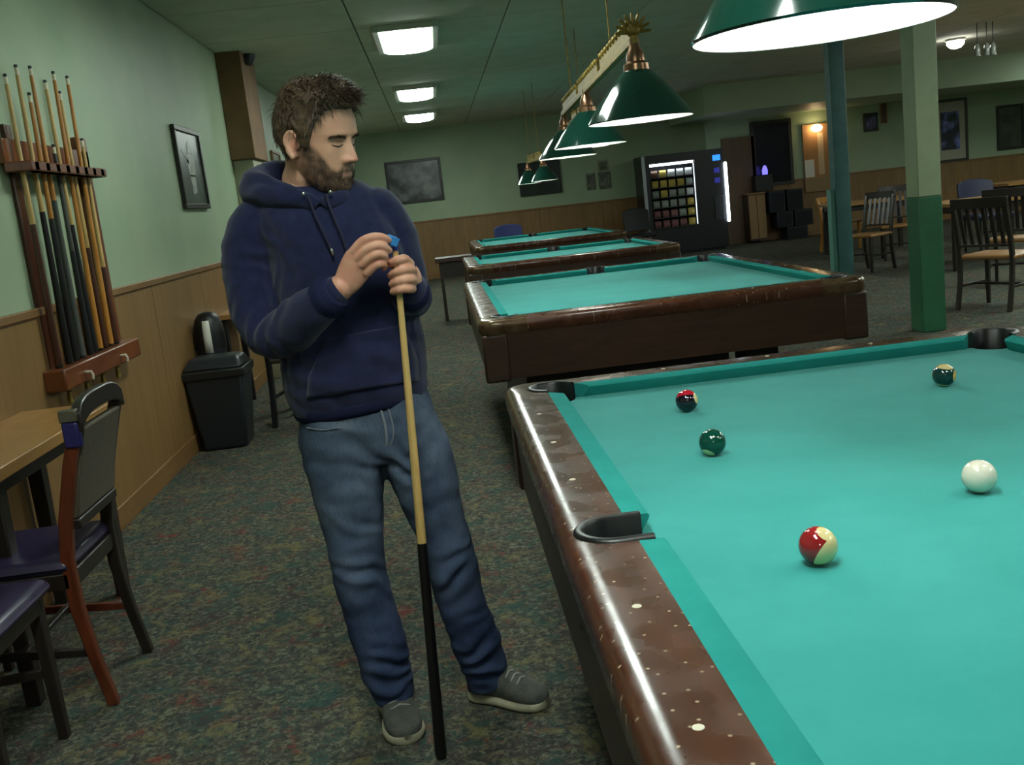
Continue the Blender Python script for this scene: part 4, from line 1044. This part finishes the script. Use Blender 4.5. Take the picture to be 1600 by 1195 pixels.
# ------------------------------------------------------------------ pictures
def photo_mat(name, dark, light, scale, seed, lo=.4, hi=.65):
    m, nt, b = nodes(name); L = nt.links; b.inputs['Roughness'].default_value = .3
    tc = N(nt, 'ShaderNodeTexCoord'); mp = N(nt, 'ShaderNodeMapping'); mp.inputs['Location'].default_value = (seed, seed*1.3, seed*.7); L.new(tc.outputs['Object'], mp.inputs[0])
    nz = N(nt, 'ShaderNodeTexNoise', Scale=scale, Detail=6., Roughness=.6); L.new(mp.outputs[0], nz.inputs['Vector'])
    r = ramp(nt, [(lo, dark), (hi, light)]); L.new(nz.outputs['Fac'], r.inputs[0]); L.new(r.outputs[0], b.inputs['Base Color']); return m
def picture(label, c, w_, h_, side, print_m, frame_m=FRAMEB, fw=.03, mount=None, cat='picture', name='framed_picture', extra=None, tilt=0., yaw=0., group=None):
    """picture centred at c on the left ('L') or back ('B') wall"""
    t = thing(name, label, cat, c, (PI/2 if side == 'L' else 0)+yaw, group)
    if tilt: t.rotation_euler.x = tilt if side == 'B' else 0
    # local: width along x, front towards -y
    m = MB(); f = fw
    for x0, x1, z0, z1 in ((-w_/2, w_/2, h_/2-f, h_/2), (-w_/2, w_/2, -h_/2, -h_/2+f), (-w_/2, -w_/2+f, -h_/2+f, h_/2-f), (w_/2-f, w_/2, -h_/2+f, h_/2-f)): m.box(x0, x1, -.03, -.002, z0, z1)
    m.build('frame', frame_m, t, bevel=.004)
    iw, ih = w_/2-f, h_/2-f
    if mount:
        m = MB(); m.box(-iw, iw, -.012, -.004, -ih, ih); m.build('mount', mount, t, smooth=0); iw *= .62; ih *= .66
        m = MB(); m.box(-iw, iw, -.015, -.012, -ih, ih); m.build('print', print_m, t, smooth=0)
    else:
        m = MB(); m.box(-iw, iw, -.016, -.004, -ih, ih); m.build('print', print_m, t, smooth=0)
    if extra: extra(t, iw, ih)
    return t
def figure(t, iw, ih):
    PAL = mat('print_pale', srgb(176,182,168), .4, c2=srgb(120,128,116), scale=12)
    for poly in ([(-.04, .17), (.0, .21), (.04, .17), (.03, .12), (-.03, .12)], [(-.07, .11), (.08, .11), (.10, .02), (.06, -.06), (-.05, -.06), (-.08, .02)], [(-.16, .13), (-.14, .14), (-.03, .05), (-.05, .03)], [(-.05, -.05), (.06, -.05), (.05, -.18), (-.04, -.20)]):
        s_ = ih/.27*1.0; m = MB(); n = len(poly)
        P = [(x*s_*1.5, -.0165, z*s_) for x, z in poly]+[(x*s_*1.5, -.0175, z*s_) for x, z in poly]
        m.add(P, [tuple(range(n)), tuple(range(2*n-1, n-1, -1))]+[(i, (i+1) % n, n+(i+1) % n, n+i) for i in range(n)]); m.build('print_figure', PAL, t, smooth=0)
o = picture('dark framed tall portrait on the left wall beside the pilaster', Vector((XL, 7.45, 1.80)), .74, .56, 'L', photo_mat('portrait', srgb(66,74,66), srgb(92,100,88), 6., 2.), fw=.035, extra=figure)
picture('small picture on the left wall just past the pilaster', Vector((XL, 11.6, 1.93)), .55, .42, 'L', photo_mat('small_print', srgb(96,100,80), srgb(140,140,112), 5., 6.), TRIMW, .03)
def on_back(px, py, Y=YB): return at(px, py, Y)
a, b = on_back(603, 256), on_back(692, 310); c = (a+b)/2
picture('framed dark landscape photograph on the back wall, right beside the man', Vector((c.x, YB, c.z)), 1.05, .80, 'B', photo_mat('landscape', srgb(26,28,28), srgb(128,132,132), 3.2, 9., .42, .7), fw=.05)
c = (on_back(810, 256)+on_back(876, 300))/2
picture('framed dark picture reflecting lamps, in the middle of the back wall', Vector((c.x, YB-.02, c.z)), .80, .62, 'B', photo_mat('dark_print', srgb(18,26,20), srgb(36,44,36), 5., 4.), fw=.025, tilt=0)
GREYP = mat('poster_grey', srgb(116,122,100), .8, c2=srgb(74,80,68), scale=9)
for (x0, y0, x1, y1, lb) in ((933, 251, 952, 268, 'pale upper paper notice on the back wall'), (915, 272, 932, 296, 'grey lower left paper notice on the back wall'), (934, 270, 956, 294, 'grey lower right paper notice on the back wall')):
    a, b = on_back(x0, y0), on_back(x1, y1); c = (a+b)/2; t = thing('paper_notice', lb, 'paper', (c.x, YB, c.z))
    m = MB(); m.box(-abs(b.x-a.x)/2, abs(b.x-a.x)/2, -.006, 0, -abs(b.z-a.z)/2, abs(b.z-a.z)/2); m.build('sheet', GREYP if y0 > 260 else mat('poster_pale', srgb(140,146,122), .8), t, smooth=0)
    m = MB(); m.box(-abs(b.x-a.x)*.36, abs(b.x-a.x)*.36, -.0075, -.006, -abs(b.z-a.z)*.30, abs(b.z-a.z)*.34); m.build('printed_area', GREYP if y0 < 260 else photo_mat('poster_print', srgb(56,62,54), srgb(120,124,104), 8., 3.), t, smooth=0)
# black spotlight fixed to the pilaster
q = at(386, 88, 9.3)
t = thing('spotlight', 'small black spotlight fixed high beside the brown pilaster', 'spotlight', q)
m = MB(); m.lathe([(.03, -.07), (.065, -.06), (.07, .02), (.045, .08), (.02, .09)], 18, m=Matrix.Rotation(.5, 4, 'Y')); m.build('lamp_head', BLACK, t)
m = MB(); m.tube([(0, 0, .05), (-.03, 0, .12), (-.03, 0, ZC-q.z)], .012, 8); m.build('bracket', BLACK, t)
m = MB(); m.lathe([(.052, -.064), (.052, -.060)], 16, m=Matrix.Rotation(.5, 4, 'Y')); m.build('lens', CHROME, t)

# ------------------------------------------------------------------ vending machine
VY = 18.55
v0, v1 = at(1014, 385, VY), at(1139, 372, VY)
vx0, vx1 = v0.x, v1.x; VW = vx1-vx0; vc = (vx0+vx1)/2; VH = 1.83
vend = thing('vending_machine', 'lit glass front snack vending machine against the back wall', 'vending machine', (vc, VY, 0))
h = VW/2; GW = VW*.66            # glass width from the left
gx0, gx1, gz0, gz1 = -h+.13, -h+.13+GW*.84, .50, 1.68
m = MB(); m.box(-h, gx0, 0, .75, .05, VH); m.box(gx1, h, 0, .75, .05, VH); m.box(gx0, gx1, 0, .75, .05, gz0); m.box(gx0, gx1, 0, .75, gz1, VH); m.box(gx0, gx1, .55, .75, gz0, gz1); m.box(-h+.05, h-.05, .05, .7, 0, .05)
m.build('cabinet', mat('cabinet_black', srgb(18,18,22), .35), vend, smooth=0)
m = MB(); m.box(-h-.01, -h+.05, -.02, .02, .05, VH); m.build('door_edge', mat('silver_edge', srgb(150,156,160), .35, metal=.7), vend, bevel=.004)
VL = emit('vending_light', (.82,.94,1,1), 7.0)
m = MB(); m.box(gx0+.02, gx1-.02, .03, .08, gz1-.05, gz1-.01); m.build('top_tube', VL, vend, smooth=0)
m = MB(); m.box(gx0-.02, gx1+.02, -.012, -.006, gz0-.02, gz1+.02)
gm, nt, gb = nodes('glass_front'); gb.inputs['Transmission Weight'].default_value = 1; gb.inputs['Roughness'].default_value = .02; gb.inputs['IOR'].default_value = 1.02; gb.inputs['Alpha'].default_value = .25
m.build('glass_front', gm, vend, smooth=0)
m = MB(); m.box(gx0, gx1, .50, .54, gz0, gz1); m.build('inner_back', mat('inner_dark', srgb(40,44,52), .6), vend, smooth=0)
m = MB(); m.box(gx1-.022, gx1-.010, .01, .035, gz0+.02, gz1-.06); m.build('side_reflection', emit('vending_side_reflection', (.82,.94,1,1), 1.1), vend, smooth=0)  # glowing strip added as the white reflection beside the packets
rows = 6; rh = (gz1-.09-gz0)/rows; SHM = mat('shelf_metal', srgb(60,64,70), .4)
for r_ in range(rows):
    z = gz0+.015+r_*rh; m = MB(); m.box(gx0, gx1, .05, .50, z-.012, z); m.build('shelf', SHM, vend, smooth=0)
m = MB(); m.box(h-.20, h-.06, -.015, 0, 1.62, 1.72); m.build('display', emit('display_blue', (.03,.25,1,1), 1.3, (.01,.02,.05,1)), vend, smooth=0)
for z in (1.40, 1.22):
    m = MB(); m.box(h-.19, h-.09, -.012, 0, z, z+.09); m.build('keypad', emit('keypad_blue', (.04,.05,.5,1), .35, (.01,.01,.03,1)), vend, smooth=0)
m = MB(); m.box(h-.22, h-.05, -.02, 0, .55, .98); m.build('coin_panel', mat('coin_panel', srgb(44,44,48), .4), vend, bevel=.004)
m = MB(); m.tube([(h+.02, -.03, .52), (h+.02, -.03, 1.55)], .028, 10, True); m.build('light_strip', emit('strip_light', (.75,.9,1,1), 9.0), vend)
PK = {'w': emit('packet_white', (.9,.95,1,1), .55), 'y': mat('packet_yellow', srgb(216,190,96), .4), 'b': mat('packet_brown', srgb(120,84,60), .4), 'g': mat('packet_pale', srgb(170,178,170), .4), 'r': mat('packet_red', srgb(150,104,104), .4)}
PK['w'] = mat('packet_white', srgb(240,242,244), .35)
WN = {'w': 'white', 'y': 'yellow', 'b': 'brown', 'g': 'pale grey', 'r': 'dull red'}; RN = ['bottom', 'fifth', 'fourth', 'third', 'second', 'top']
lay = ['rrrry', 'rrrgy', 'gggwy', 'ggyyw', 'byyyg', 'byyww'][::1]
lay = ['rrrry', 'rrrgy', 'ggggy', 'gyggw', 'yyyyg', 'byywww'[:5]]
lay[5] = 'bywww'
PR = [(-.045, .02), (.045, .02), (.05, .05), (-.05, .05)]
for r_, row in enumerate(lay):
    z = gz0+.015+r_*rh
    for c_, k in enumerate(row):
        x = vc+gx0+(c_+.5)*(gx1-gx0)/5.2+.02
        hh = rh*.72; pw = (gx1-gx0)/5.2*.40; m = MB()
        m.rings([[(-pw, -.004, 0), (pw, -.004, 0), (pw, .004, 0), (-pw, .004, 0)], [(-pw*.95, -.028, hh*.25), (pw*.95, -.028, hh*.25), (pw*.95, .028, hh*.25), (-pw*.95, .028, hh*.25)], [(-pw*.92, -.03, hh*.7), (pw*.92, -.03, hh*.7), (pw*.92, .03, hh*.7), (-pw*.92, .03, hh*.7)], [(-pw, -.004, hh), (pw, -.004, hh), (pw, .004, hh), (-pw, .004, hh)]])
        o = m.build('snack_packet', PK[k], None, bevel=.004, loc=(x, VY+.12, z))
        tag(o, '%s snack packet, %s from the left on the %s vending shelf' % (WN[k], ['first', 'second', 'third', 'fourth', 'fifth'][c_], RN[r_]), 'snack packet', 'snack packets in the vending machine')

# ------------------------------------------------------------------ far right: columns, doorway, notices
GREENP = mat('column_green', srgb(40,98,64), .5, c2=srgb(32,84,54), scale=3)
COLP = mat('column_pale', srgb(150,164,128), .55, c2=srgb(134,150,118), scale=3)
cc = Vector((3.67, 7.52, 0))
colm = struct(MB().box(cc.x-.09, cc.x+.09, cc.y-.10, cc.y+.10, 1.02, ZC).build('trim_5', COLP, bevel=.008))
struct(MB().box(cc.x-.092, cc.x+.092, cc.y-.102, cc.y+.102, 0, 1.02).build('trim_6', GREENP, bevel=.008))
TEAL = mat('post_teal', srgb(62,104,100), .5, c2=srgb(46,84,84), scale=5)
pc = atz(1322, 497, 0)
struct(MB().box(pc.x-.04, pc.x+.09, pc.y-.02, pc.y+.10, 0, ZC).build('trim_7', TEAL, bevel=.006))
struct(MB().box(pc.x-.085, pc.x-.04, pc.y+.0, pc.y+.08, 0, 1.12).build('trim_8', mat('post_pale_teal', srgb(84,132,122), .5), bevel=.006))
def back_box(x0, y0, x1, y1, Y, d):
    a, b = at(x0, y0, Y), at(x1, y1, Y); return min(a.x, b.x), max(a.x, b.x), Y, Y+d, min(a.z, b.z), max(a.z, b.z)
# brown door and dark doorway behind the vending machine
a = at(1160, 300, YB-.03)
dr = struct(MB().box(a.x-.35, a.x+.30, YB-.05, YB-.004, 0, 2.02).build('door_1', wood('door_wood', srgb(98,72,44), srgb(80,58,36), .5, 3., (5,5,.6), .1), bevel=.004))
m = MB(); m.tube([(a.x+.22, YB-.055, 1.0), (a.x+.22, YB-.11, 1.0)], .02, 10, True); m.build('door_handle', CHROME, dr)
b0 = back_box(1176, 196, 1236, 282, YB-.03, .028)
wn_ = struct(MB().box(*b0).build('window_1', mat('dark_glass', srgb(26,24,36), .15), smooth=0))
m = MB(); m.box(b0[0]-.06, b0[0], YB-.05, YB-.002, b0[4]-.06, b0[5]+.06); m.box(b0[1], b0[1]+.06, YB-.05, YB-.002, b0[4]-.06, b0[5]+.06); m.box(b0[0], b0[1], YB-.05, YB-.002, b0[5], b0[5]+.06); m.box(b0[0], b0[1], YB-.05, YB-.002, b0[4]-.06, b0[4]); m.build('window_frame', DARKW, wn_)
q = at(1195, 266, YB-.25)
t = thing('neon_light', 'small glowing violet light on the ledge of the dark far window', 'light', q)
m = MB(); m.lathe([(.05, -.08), (.055, .0), (.035, .06), (.02, .09)], 14); m.build('glow_tube', emit('violet_glow', (.16,.14,1,1), 1.6, (.05,.05,.1,1)), t)
m = MB(); m.box(-.22, .12, -.08, .16, .955-q.z, -.085); m.build('light_base', BLACK, t, bevel=.01)
# lamp-lit tan notice board niche
b1 = back_box(1252, 196, 1302, 296, YB-.02, .018); TAN = mat('niche_tan', srgb(178,132,84), .7, c2=srgb(160,116,74), scale=3)
t = thing('notice_board', 'tan notice board lit by a small wall lamp, between window and teal post', 'notice board', ((b1[0]+b1[1])/2, YB-.026, b1[4]))
W_ = (b1[1]-b1[0])/2; H_ = b1[5]-b1[4]
m = MB(); m.box(-W_, W_, -.03, 0, 0, H_); m.build('board', TAN, t, bevel=.004)
m = MB(); m.box(-W_*.95, -W_*.3, -.036, -.03, H_*.22, H_*.48); m.build('notice', PAPER, t, smooth=0)
m = MB(); m.box(.02*W_, W_*.42, -.036, -.03, H_*.25, H_*.86); m.build('notice', mat('notice_tan', srgb(206,178,142), .8), t, smooth=0)
m = MB(); m.box(-W_, W_, -.036, -.03, .0, H_*.20); m.build('notice', mat('notice_grey', srgb(150,124,92), .8), t, smooth=0)
q = at(1276, 200, YB-.16)
t = thing('wall_lamp', 'small glowing warm wall lamp above the tan notice board', 'lamp', q)
m = MB(); m.ball((0, 0, 0), .10, 16, 12, (1.1, .7, .7)); m.build('lamp_glass', emit('warm_glow', (1,.72,.38,1), 14.0), t)
m = MB(); m.tube([(0, .0, -.03), (0, .12, -.05), (0, .155, -.05)], .015, 8); m.build('lamp_arm', BRASS, t)
# pictures far right
b2 = back_box(1348, 178, 1372, 204, YB, 0); 
picture('small square picture with a violet print, left of the pale column', Vector(((b2[0]+b2[1])/2, YB, (b2[4]+b2[5])/2)), b2[1]-b2[0], b2[5]-b2[4], 'B', photo_mat('violet_print', srgb(30,26,44), srgb(104,92,170), 7., 5.), fw=.05)
b2 = back_box(1374, 157, 1386, 192, YB, 0)
picture('narrow brown plaque beside the violet picture', Vector(((b2[0]+b2[1])/2, YB, (b2[4]+b2[5])/2)), b2[1]-b2[0], b2[5]-b2[4], 'B', mat('plaque', srgb(84,66,48), .5), TRIMW, .02, cat='plaque', name='wall_plaque')
b2 = back_box(1455, 158, 1513, 250, YB, 0)
picture('large cream mounted picture with blue figure, right of the pale column', Vector(((b2[0]+b2[1])/2, YB, (b2[4]+b2[5])/2)), b2[1]-b2[0], b2[5]-b2[4], 'B', photo_mat('blue_print', srgb(28,26,48), srgb(130,140,220), 3.5, 8., .45, .62), DARKW, .05, mat('cream_mount', srgb(168,164,146), .7))
b2 = back_box(1556, 166, 1600, 231, YB, 0)
picture('dark upright framed picture at the right edge of the photo', Vector(((b2[0]+b2[1])/2, YB, (b2[4]+b2[5])/2)), b2[1]-b2[0], b2[5]-b2[4], 'B', photo_mat('dark_upright', srgb(40,44,38), srgb(72,76,62), 4., 11.), fw=.05)
# small ceiling lamps on the right
DOME = emit('dome_glow', (1,.98,.9,1), 26.0)
for (x, y), lb in (((1257, 130), 'small bright ceiling lamp left of the pale column'), ((1493, 72), 'small bright ceiling lamp right of the pale column')):
    q = atz(x, y, 2.72); t = thing('ceiling_lamp', lb, 'ceiling lamp', (q.x, q.y, ZC)); 
    m = MB(); m.lathe([(.13, 0), (.13, -.03), (.11, -.04)], 20); m.build('lamp_base', FRW, t)
    m = MB(); m.lathe([(.115, -.04), (.11, -.08), (.07, -.12), (.02, -.135)], 20); m.build('lamp_dome', DOME, t)
t = thing('pendant_glass', 'clear glass pendants hanging at the upper right', 'pendant', (at(1537, 75, 12.5)))
for dx in (-.08, .04, .12):
    m = MB(); m.lathe([(.03, -.09), (.035, 0), (.02, .05), (.008, .06)], 12, (dx, 0, 0)); m.build('pendant_shade', mat('glass_grey', srgb(150,154,146), .1), t)
    m = MB(); m.tube([(dx, 0, .05), (dx, 0, ZC-t.location.z)], .006, 6); m.build('pendant_rod', BLACK, t)

# ------------------------------------------------------------------ far right furniture
ta = Vector((6.15, 11.3, 0))
def dining(label, c, w_, d_, top_m=TOPW, rz=0.):
    t = thing('dining_table', label, 'table', c, rz, 'tables across the hall')
    m = MB(); m.box(-w_/2, w_/2, -d_/2, d_/2, .715, .755); m.build('table_top', top_m, t, bevel=.005)
    for sx in (-1, 1):
        for sy in (-1, 1):
            m = MB(); m.bar((sx*(w_/2-.08), sy*(d_/2-.08), 0), (sx*(w_/2-.08), sy*(d_/2-.08), .715), .06, .06); m.build('leg', DARKW, t, bevel=.004)
    m = MB(); m.box(-w_/2+.05, w_/2-.05, -d_/2+.05, d_/2-.05, .64, .715); m.build('apron', DARKW, t, bevel=.004)
    return t
dining('wooden table at the right edge behind the slat back chair', (6.65, 11.45, 0), 2.0, 1.0)
dining('wooden table between the teal post and the pale column', (6.35, 14.6, 0), 1.3, .9)
dining('wooden table far behind the pale column', (9.2, 15.2, 0), 1.4, .9)
SEATW = wood('chair_seat_wood', srgb(150,108,60), srgb(126,88,46), .4, 5., (5,.7,5), .1)
slat_chair('dark slat back chair with a tan seat, largest one at the right edge', (4.47, 8.12, 0), math.radians(29), DARKW, SEATW, 6, .90, .50)
slat_chair('dark slat back chair left of the green column', (5.35, 12.2, 0), math.radians(-150), DARKW, SEATW, 5, .90)
slat_chair('slat back chair half hidden behind the green column', (6.1, 13.3, 0), math.radians(-110), DARKW, SEATW, 5, .92)
slat_chair('brown slat back chair beyond the right edge table', (5.35, 9.3, 0), math.radians(50), DARKW, SEATW, 6, .90)
slat_chair('tan seated chair tucked under the table by the teal post', (6.1, 15.6, 0), math.radians(-60), HONEY, SEATW, 4, .80)
def shell_chair(label, loc, rz, material):
    t = thing('blue_chair', label, 'chair', loc, rz, 'blue upholstered chairs'); m = MB(); R = []
    for k in range(9):
        u = -1+2*k/8; y = u*.24; zt_ = .93-.05*abs(u)**3; b_ = -.03*(1-u*u); R.append([(-.05+b_, y, .52), (.0+b_, y, .52), (-.06+b_, y, zt_), (-.11+b_, y, zt_)])
    m.rings(R); m.build('backrest', material, t, bevel=.012)
    m = MB(); m.box(-.02, .44, -.24, .24, .42, .49); m.build('seat', material, t, bevel=.02)
    for x, y in ((.02, -.2), (.02, .2), (.40, -.2), (.40, .2)):
        m = MB(); m.tube([(x, y, 0), (x, y, .43)], .014, 8); m.build('leg', BLACK, t)
    for y in (-.2, .2):
        m = MB(); m.tube([(.0, y, .44), (-.03, y, .56)], .014, 8); m.build('back_post', BLACK, t)
    return t
q = at(1528, 290, 13.0)
shell_chair('navy upholstered chair behind the table at the right edge', (q.x, 13.0, 0), math.radians(-90), NAVYC)
q = at(795, 366, 17.2)
shell_chair('blue chair behind the farthest pool table', (q.x, 17.2, 0), math.radians(-90), mat('blue_fabric', srgb(34,46,100), .6))
shell_chair('black chair beside the vending machine', (at(998, 360, 18.2).x, 18.3, 0), math.radians(-90), BLACK)
# stacked dark speaker boxes by the back wall
SPK = mat('speaker_black', srgb(20,22,30), .6)
def crate(px0, py0, px1, py1, Y, label):
    a, b = at(px0, py0, Y), at(px1, py1, Y); w_ = abs(b.x-a.x); z0 = min(a.z, b.z); hh = abs(a.z-b.z)
    return (min(a.x, b.x)+w_/2, w_, z0, hh)
zz = 0
base = at(1232, 372, 19.1)
for z0, hh, items in ((0, .24, ((1228, 1262, 'lowest of the stacked dark speaker boxes'),)), (.24, .30, ((1213, 1240, 'left middle dark speaker box in the stack'), (1241, 1271, 'right middle dark speaker box in the stack'))), (.54, .40, ((1203, 1229, 'top left dark speaker box in the stack'), (1231, 1257, 'top right dark speaker box in the stack')))):
    for p0, p1, lb in items:
        x0, x1 = at(p0, 330, 19.1).x, at(p1, 330, 19.1).x
        t = thing('speaker_box', lb, 'speaker', ((x0+x1)/2, 19.1, z0)); w_ = (x1-x0)/2-.01
        m = MB(); m.box(-w_, w_, 0, .40, 0, hh); m.build('box_body', SPK, t, bevel=.01)
        m = MB(); m.box(-w_+.03, w_-.03, -.012, 0, .03, hh-.03); m.build('grille', mat('grille', srgb(14,16,24), .8), t, bevel=.004)
t = thing('side_cabinet', 'brown wooden cabinet left of the stacked speaker boxes', 'cabinet', (at(1186, 330, 19.2).x, 19.2, 0))
m = MB(); m.box(-.20, .14, 0, .38, .04, .92); m.build('cabinet_body', APRON, t, bevel=.006)
m = MB(); m.box(-.22, .15, -.02, .39, .92, .95); m.build('cabinet_top', TRIMW, t, bevel=.004)
m = MB(); m.box(-.19, -.04, -.015, 0, .08, .90); m.build('cabinet_door', PANEL, t, bevel=.004)
m = MB(); m.box(-.03, .13, -.015, 0, .08, .90); m.build('cabinet_door', PANEL, t, bevel=.004)
# brown stand left of the third table
q = atz(706, 450, 0)
t = thing('side_stand', 'dark brown stand beside the left end of the third pool table', 'stand', (at(708, 400, 12.2).x, 12.2, 0))
m = MB(); m.box(-.22, .22, -.2, .2, .70, .75); m.build('stand_top', APRON, t, bevel=.004)
m = MB(); m.box(-.18, .18, -.16, .16, .52, .70); m.build('stand_box', DARKW, t, bevel=.004)
for sx in (-1, 1):
    for sy in (-1, 1):
        m = MB(); m.bar((sx*.16, sy*.14, 0), (sx*.16, sy*.14, .52), .04, .04); m.build('leg', DARKW, t, bevel=.003)
